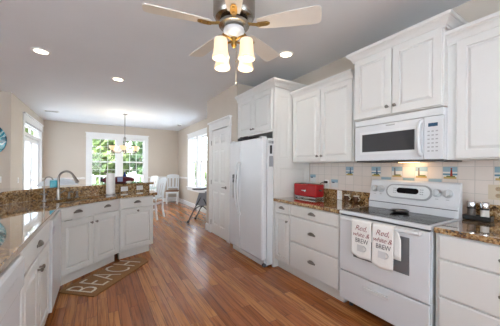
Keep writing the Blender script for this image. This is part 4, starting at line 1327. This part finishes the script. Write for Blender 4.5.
def make_chair(label):
    t = thing('dining_chair', label, 'chair', (0, 0, 0), 0, 'white slat-back dining chairs')
    build('seat', MB().box(-.22, .22, -.21, .21, .435, .465), M_chairseat, t, bevel=.012)
    ap = MB(); ap.box(-.20, .20, -.19, -.17, .37, .434); ap.box(-.20, .20, .165, .185, .37, .434); ap.box(-.20, -.18, -.17, .165, .37, .434); ap.box(.18, .20, -.17, .165, .37, .434)
    build('apron', ap, M_chairwhite, t)
    for s in (-1, 1):
        build('leg', MB().bar((s * .18, -.17, 0), (s * .185, -.175, .434), .042, .042), M_chairwhite, t, bevel=.004)
        # rear leg and stile in one sweep, raked back
        lg = MB(); rp = [(s * .19, .245, 0), (s * .19, .20, .25), (s * .19, .195, .45), (s * .195, .235, .75), (s * .20, .295, 1.02)]
        for p_, q_ in zip(rp[:-1], rp[1:]): lg.bar(p_, q_, .04, .034, (0, 1, 0))
        build('rear_leg', lg, M_chairwhite, t)
    build('stretcher', MB().box(-.17, .17, -.01, .012, .19, .215), M_chairwhite, t)
    tr = MB(); N = 10; vs_ = []; f_ = []
    for k in range(N + 1):
        u = -1 + 2 * k / N; yb = .275 + .025 * (1 - u * u); hz = .03 * (1 - u * u)
        for dy, dz in ((-.012, .90), (.012, .90), (.016, 1.0), (-.008, 1.0)):
            vs_.append((u * .205, yb + dy + (.02 if dz > .95 else 0) - .012, dz + (hz + .02 if dz > .95 else 0)))
    for k in range(N):
        for j in range(4):
            f_.append((k * 4 + j, k * 4 + (j + 1) % 4, (k + 1) * 4 + (j + 1) % 4, (k + 1) * 4 + j))
    f_ += [(0, 1, 2, 3), tuple(N * 4 + j for j in (3, 2, 1, 0))]
    tr.add(vs_, f_)
    build('top_rail', tr, M_chairwhite, t)
    build('lower_rail', MB().bar((-.19, .212, .56), (.19, .212, .56), .02, .045), M_chairwhite, t)
    for x in (-.115, 0, .115):
        build('slat', MB().bar((x, .212, .565), (x * 1.05, .278, .92), .062 if x else .075, .012, (0, 1, 0)), M_chairwhite, t)
    return t
# chair faces its local -y
def face(px, py, tx, ty): return math.atan2(ty - py, tx - px) + PI / 2
c0 = make_chair('white slat-back dining chair with tan seat, nearest the end of the peninsula')
c0.location = (1.17, 6.72, 0); c0.rotation_euler = (0, 0, face(1.17, 6.72, .37, 7.32))
dup(c0, (1.20, 7.86, 0), face(1.20, 7.86, .3, 7.55), 'white slat-back dining chair half hidden behind the nearest chair')
dup(c0, (2.31, 9.18, 0), face(2.31, 9.18, 1.75, 7.6), 'white slat-back chair standing in the far corner facing the room')

# upholstered armchair beyond the bar
ac = thing('armchair', 'white upholstered armchair behind the bar near the glass door, its back showing', 'armchair', (-.72, 6.72, 0), math.radians(183))
build('seat_cushion', MB().box(-.30, .30, -.30, .24, .34, .46), M_uphol, ac, bevel=.05)
build('frame', MB().box(-.36, .36, -.32, .34, .10, .335), M_uphol, ac, bevel=.03)
bk_ = MB(); N = 16; pts = [(-.36, .336)]
for k in range(N + 1):
    a = PI - PI * k / N; pts.append((.36 * math.cos(a), .88 + .19 * math.sin(a)))
pts.append((.36, .336)); n = len(pts)
bk_.add([(x, .24, z) for x, z in pts] + [(x, .36, z) for x, z in pts], [tuple(range(n)), tuple(range(2 * n - 1, n - 1, -1))] + [(i, (i + 1) % n, n + (i + 1) % n, n + i) for i in range(n)])
build('backrest', bk_, M_uphol, ac, bevel=.035)
for s in (-1, 1):
    build('armrest', MB().box(s * .36 - .06, s * .36 + .06, -.32, .239, .336, .62), M_uphol, ac, bevel=.04)
    for y in (-.28, .28): build('leg', MB().lathe([(.018, 0), (.025, .10)], (s * .31, y, 0), 10), M_bark, ac)

# high chair by the pantry corner; faces its local -y
hcx, hcy = 2.21, 5.62
hc = thing('high_chair', 'gray and black folding high chair with tray beside the right dining window', 'high chair', (hcx, hcy, 0), math.atan2(.33, .33) + .0)
hl = lambda *a: a
for s in (-1, 1):
    build('front_leg', MB().tube([(s * .20, .36, .03), (s * .19, .20, .35), (s * .17, .02, .66)], .014, 8), M_hcdark, hc, smooth=60)
    build('rear_leg', MB().tube([(s * .21, -.30, .03), (s * .20, -.18, .30), (s * .18, -.02, .58)], .014, 8), M_hcdark, hc, smooth=60)
    build('wheel', MB().lathe([(.03, -.012), (.03, .012)], (s * .20, .36, .03), 14, (1, 0, 0)), M_black, hc)
    build('wheel', MB().lathe([(.03, -.012), (.03, .012)], (s * .21, -.30, .03), 14, (1, 0, 0)), M_black, hc)
    build('side_panel', MB().add([(s * .185, .20, .42), (s * .185, -.12, .42), (s * .185, -.12, .72), (s * .185, .10, .72), (s * .165, .20, .42), (s * .165, -.12, .42), (s * .165, -.12, .72), (s * .165, .10, .72)],
          [(0, 1, 2, 3), (7, 6, 5, 4), (0, 4, 5, 1), (1, 5, 6, 2), (2, 6, 7, 3), (3, 7, 4, 0)]), M_hcgray, hc, bevel=.01)
for s in (-1, 1):
    build('arch', MB().tube([(s * .19, .24 - .40 * k / 12, .28 + .13 * math.sin(PI * k / 12)) for k in range(13)], .013, 8), M_hcdark, hc, smooth=60)
build('cross_bar', MB().tube([(-.20, .34, .07), (.20, .34, .07)], .011, 8), M_hcdark, hc, smooth=60)
build('seat', MB().box(-.16, .16, -.16, .12, .50, .54), M_hcgray, hc, bevel=.015)
build('backrest', MB().box(-.16, .16, -.20, -.16, .52, .98), M_hcgray, hc, bevel=.015)
tyb = MB().prism([(.26 * math.cos(2 * PI * k / 28), .14 + .17 * math.sin(2 * PI * k / 28)) for k in range(28)], .81, .835)
ty = build('tray', tyb, M_tray, hc, bevel=.006)
build('tray_rim', MB().prism([(.265 * math.cos(2 * PI * k / 28), .14 + .175 * math.sin(2 * PI * k / 28)) for k in range(28)], .785, .809), M_hcdark, ty)

# wall switches and the round art
def switch(label, loc, rz):
    t = thing('light_switch', label, 'switch', loc, rz)
    build('plate', MB().box(-.037, .037, -.005, 0, -.058, .058), M_white, t, bevel=.002)
    build('rocker', MB().box(-.016, .016, -.008, -.005, -.032, .032), M_app2, t)
switch('white light switch on the dining wall beside the glass door', (LX, 6.905, 1.02), PI / 2)
switch('white light switch below the round teal art at the left edge', (-1.585, NY, 1.06), 0)
ra_ = thing('round_wall_art', 'round teal and navy swirled resin art on the beige wall at the left edge', 'wall art', (-1.815, NY - .001, 1.80))
build('disc', MB().lathe([(.335, 0), (.34, .004), (.34, .022), (.33, .026), (.001, .026)], (0, 0, 0), 56, (0, -1, 0)), M_art, ra_, smooth=30)

# ------------------------------------------------------------------ outdoors
struct('ground', MB().box(-40, 40, -30, 50, -1.2, -1.1), M_bounce_ground)
rl = thing('deck_railing', 'white deck railing with balusters outside the far window', 'railing', (.6, 11.3, 0))
build('top_rail', MB().box(-2.6, 2.6, -.05, .05, .93, .97), M_trim, rl)
build('bottom_rail', MB().box(-2.6, 2.6, -.03, .03, .08, .13), M_trim, rl)
for k in range(37):
    x = -2.52 + k * .14
    build('baluster', MB().box(x - .022, x + .022, -.02, .02, .13, .93), M_trim, rl)
struct('deck', MB().box(-2.2, 3.4, 9.82, 11.5, -.2, -.06), M_bark)
for x in (-2.4, -.8, .8, 2.4):
    build('deck_post', MB().box(x - .05, x + .05, -.05, .05, -.06, 1.0), M_trim, rl)

def tree(label, x, y, h, r, style, seed, n=3800, leaf=.2):
    rnd = random.Random(seed)
    t = thing('garden_tree', label, 'tree', (x, y, -1.1), 0, 'trees outside the windows')
    tk = MB()
    tk.tube([(0, 0, 0), (.05, .02, h * .3), (-.04, .03, h * .6), (0, 0, h * .85)], [.16, .13, .09, .03], 8)
    for k in range(7):
        a = rnd.random() * 2 * PI; z = h * rnd.uniform(.3, .65)
        tk.tube([(0, 0, z), (math.cos(a) * r * .4, math.sin(a) * r * .4, z + h * .1), (math.cos(a) * r * .75, math.sin(a) * r * .75, z + h * .16)], [.06, .04, .015], 6)
    build('trunk', tk, M_bark, t, smooth=60)
    blobs = []
    for k in range(15):
        a = rnd.random() * 2 * PI; q_ = rnd.random() ** .5
        z = h * rnd.uniform(.18, .95)
        rr = r * (1 - .5 * (z / h - .2))
        blobs.append((Vector((math.cos(a) * rr * q_ * .7, math.sin(a) * rr * q_ * .7, z)), r * rnd.uniform(.32, .5)))
    lf = MB()
    for k in range(n):
        c, br = rnd.choice(blobs)
        d = Vector((rnd.gauss(0, 1), rnd.gauss(0, 1), rnd.gauss(0, 1))).normalized()
        p = c + d * br * rnd.uniform(.55, 1.0)
        if p.z < .1: continue
        nrm_ = (d + Vector((rnd.gauss(0, .6), rnd.gauss(0, .6), rnd.gauss(0, .6)))).normalized()
        u = nrm_.orthogonal().normalized(); w_ = nrm_.cross(u)
        s = leaf * rnd.uniform(.6, 1.2)
        lf.add([p - u * s, p + w_ * s * .55, p + u * s, p - w_ * s * .55], [(0, 1, 2, 3)])
    build('crown', lf, M_leaf[style], t)
T_ = [(-1.9, 15.4, 4.8, 1.5, 0), (.5, 16.6, 5.2, 1.6, 2), (2.7, 15.2, 4.4, 1.5, 1), (5.0, 17.0, 3.8, 1.5, 0), (8.6, 19.4, 2.7, 1.5, 2), (12.6, 19.6, 2.9, 1.6, 1),
      (-9.5, 14.5, 5.0, 1.8, 0),
      (-3.2, 21.6, 6.6, 1.9, 1), (.5, 23.0, 6.8, 2.0, 0), (4.0, 21.8, 5.6, 2.1, 1), (6.9, 25.5, 3.6, 1.9, 0)]
TL = ['leafy green tree outside, furthest left beyond the far window', 'pale leafy tree behind the left far-window sash', 'dark leafy tree behind the middle of the far window',
      'low green tree behind the right far-window sash', 'pale tree at the right side of the far window', 'dark tree outside seen through the right dining window',
      'green tree outside the glass door',
      'dark tree in the back row outside, leftmost through the far window', 'green tree in the back row behind the pale tree of the far window',
      'dark tree in the back row behind the right far-window sash', 'green tree in the back row, furthest right beyond the far window']
for i, (x, y, h, r, st) in enumerate(T_):
    tree(TL[i], x, y, h, r, st, 100 + i)
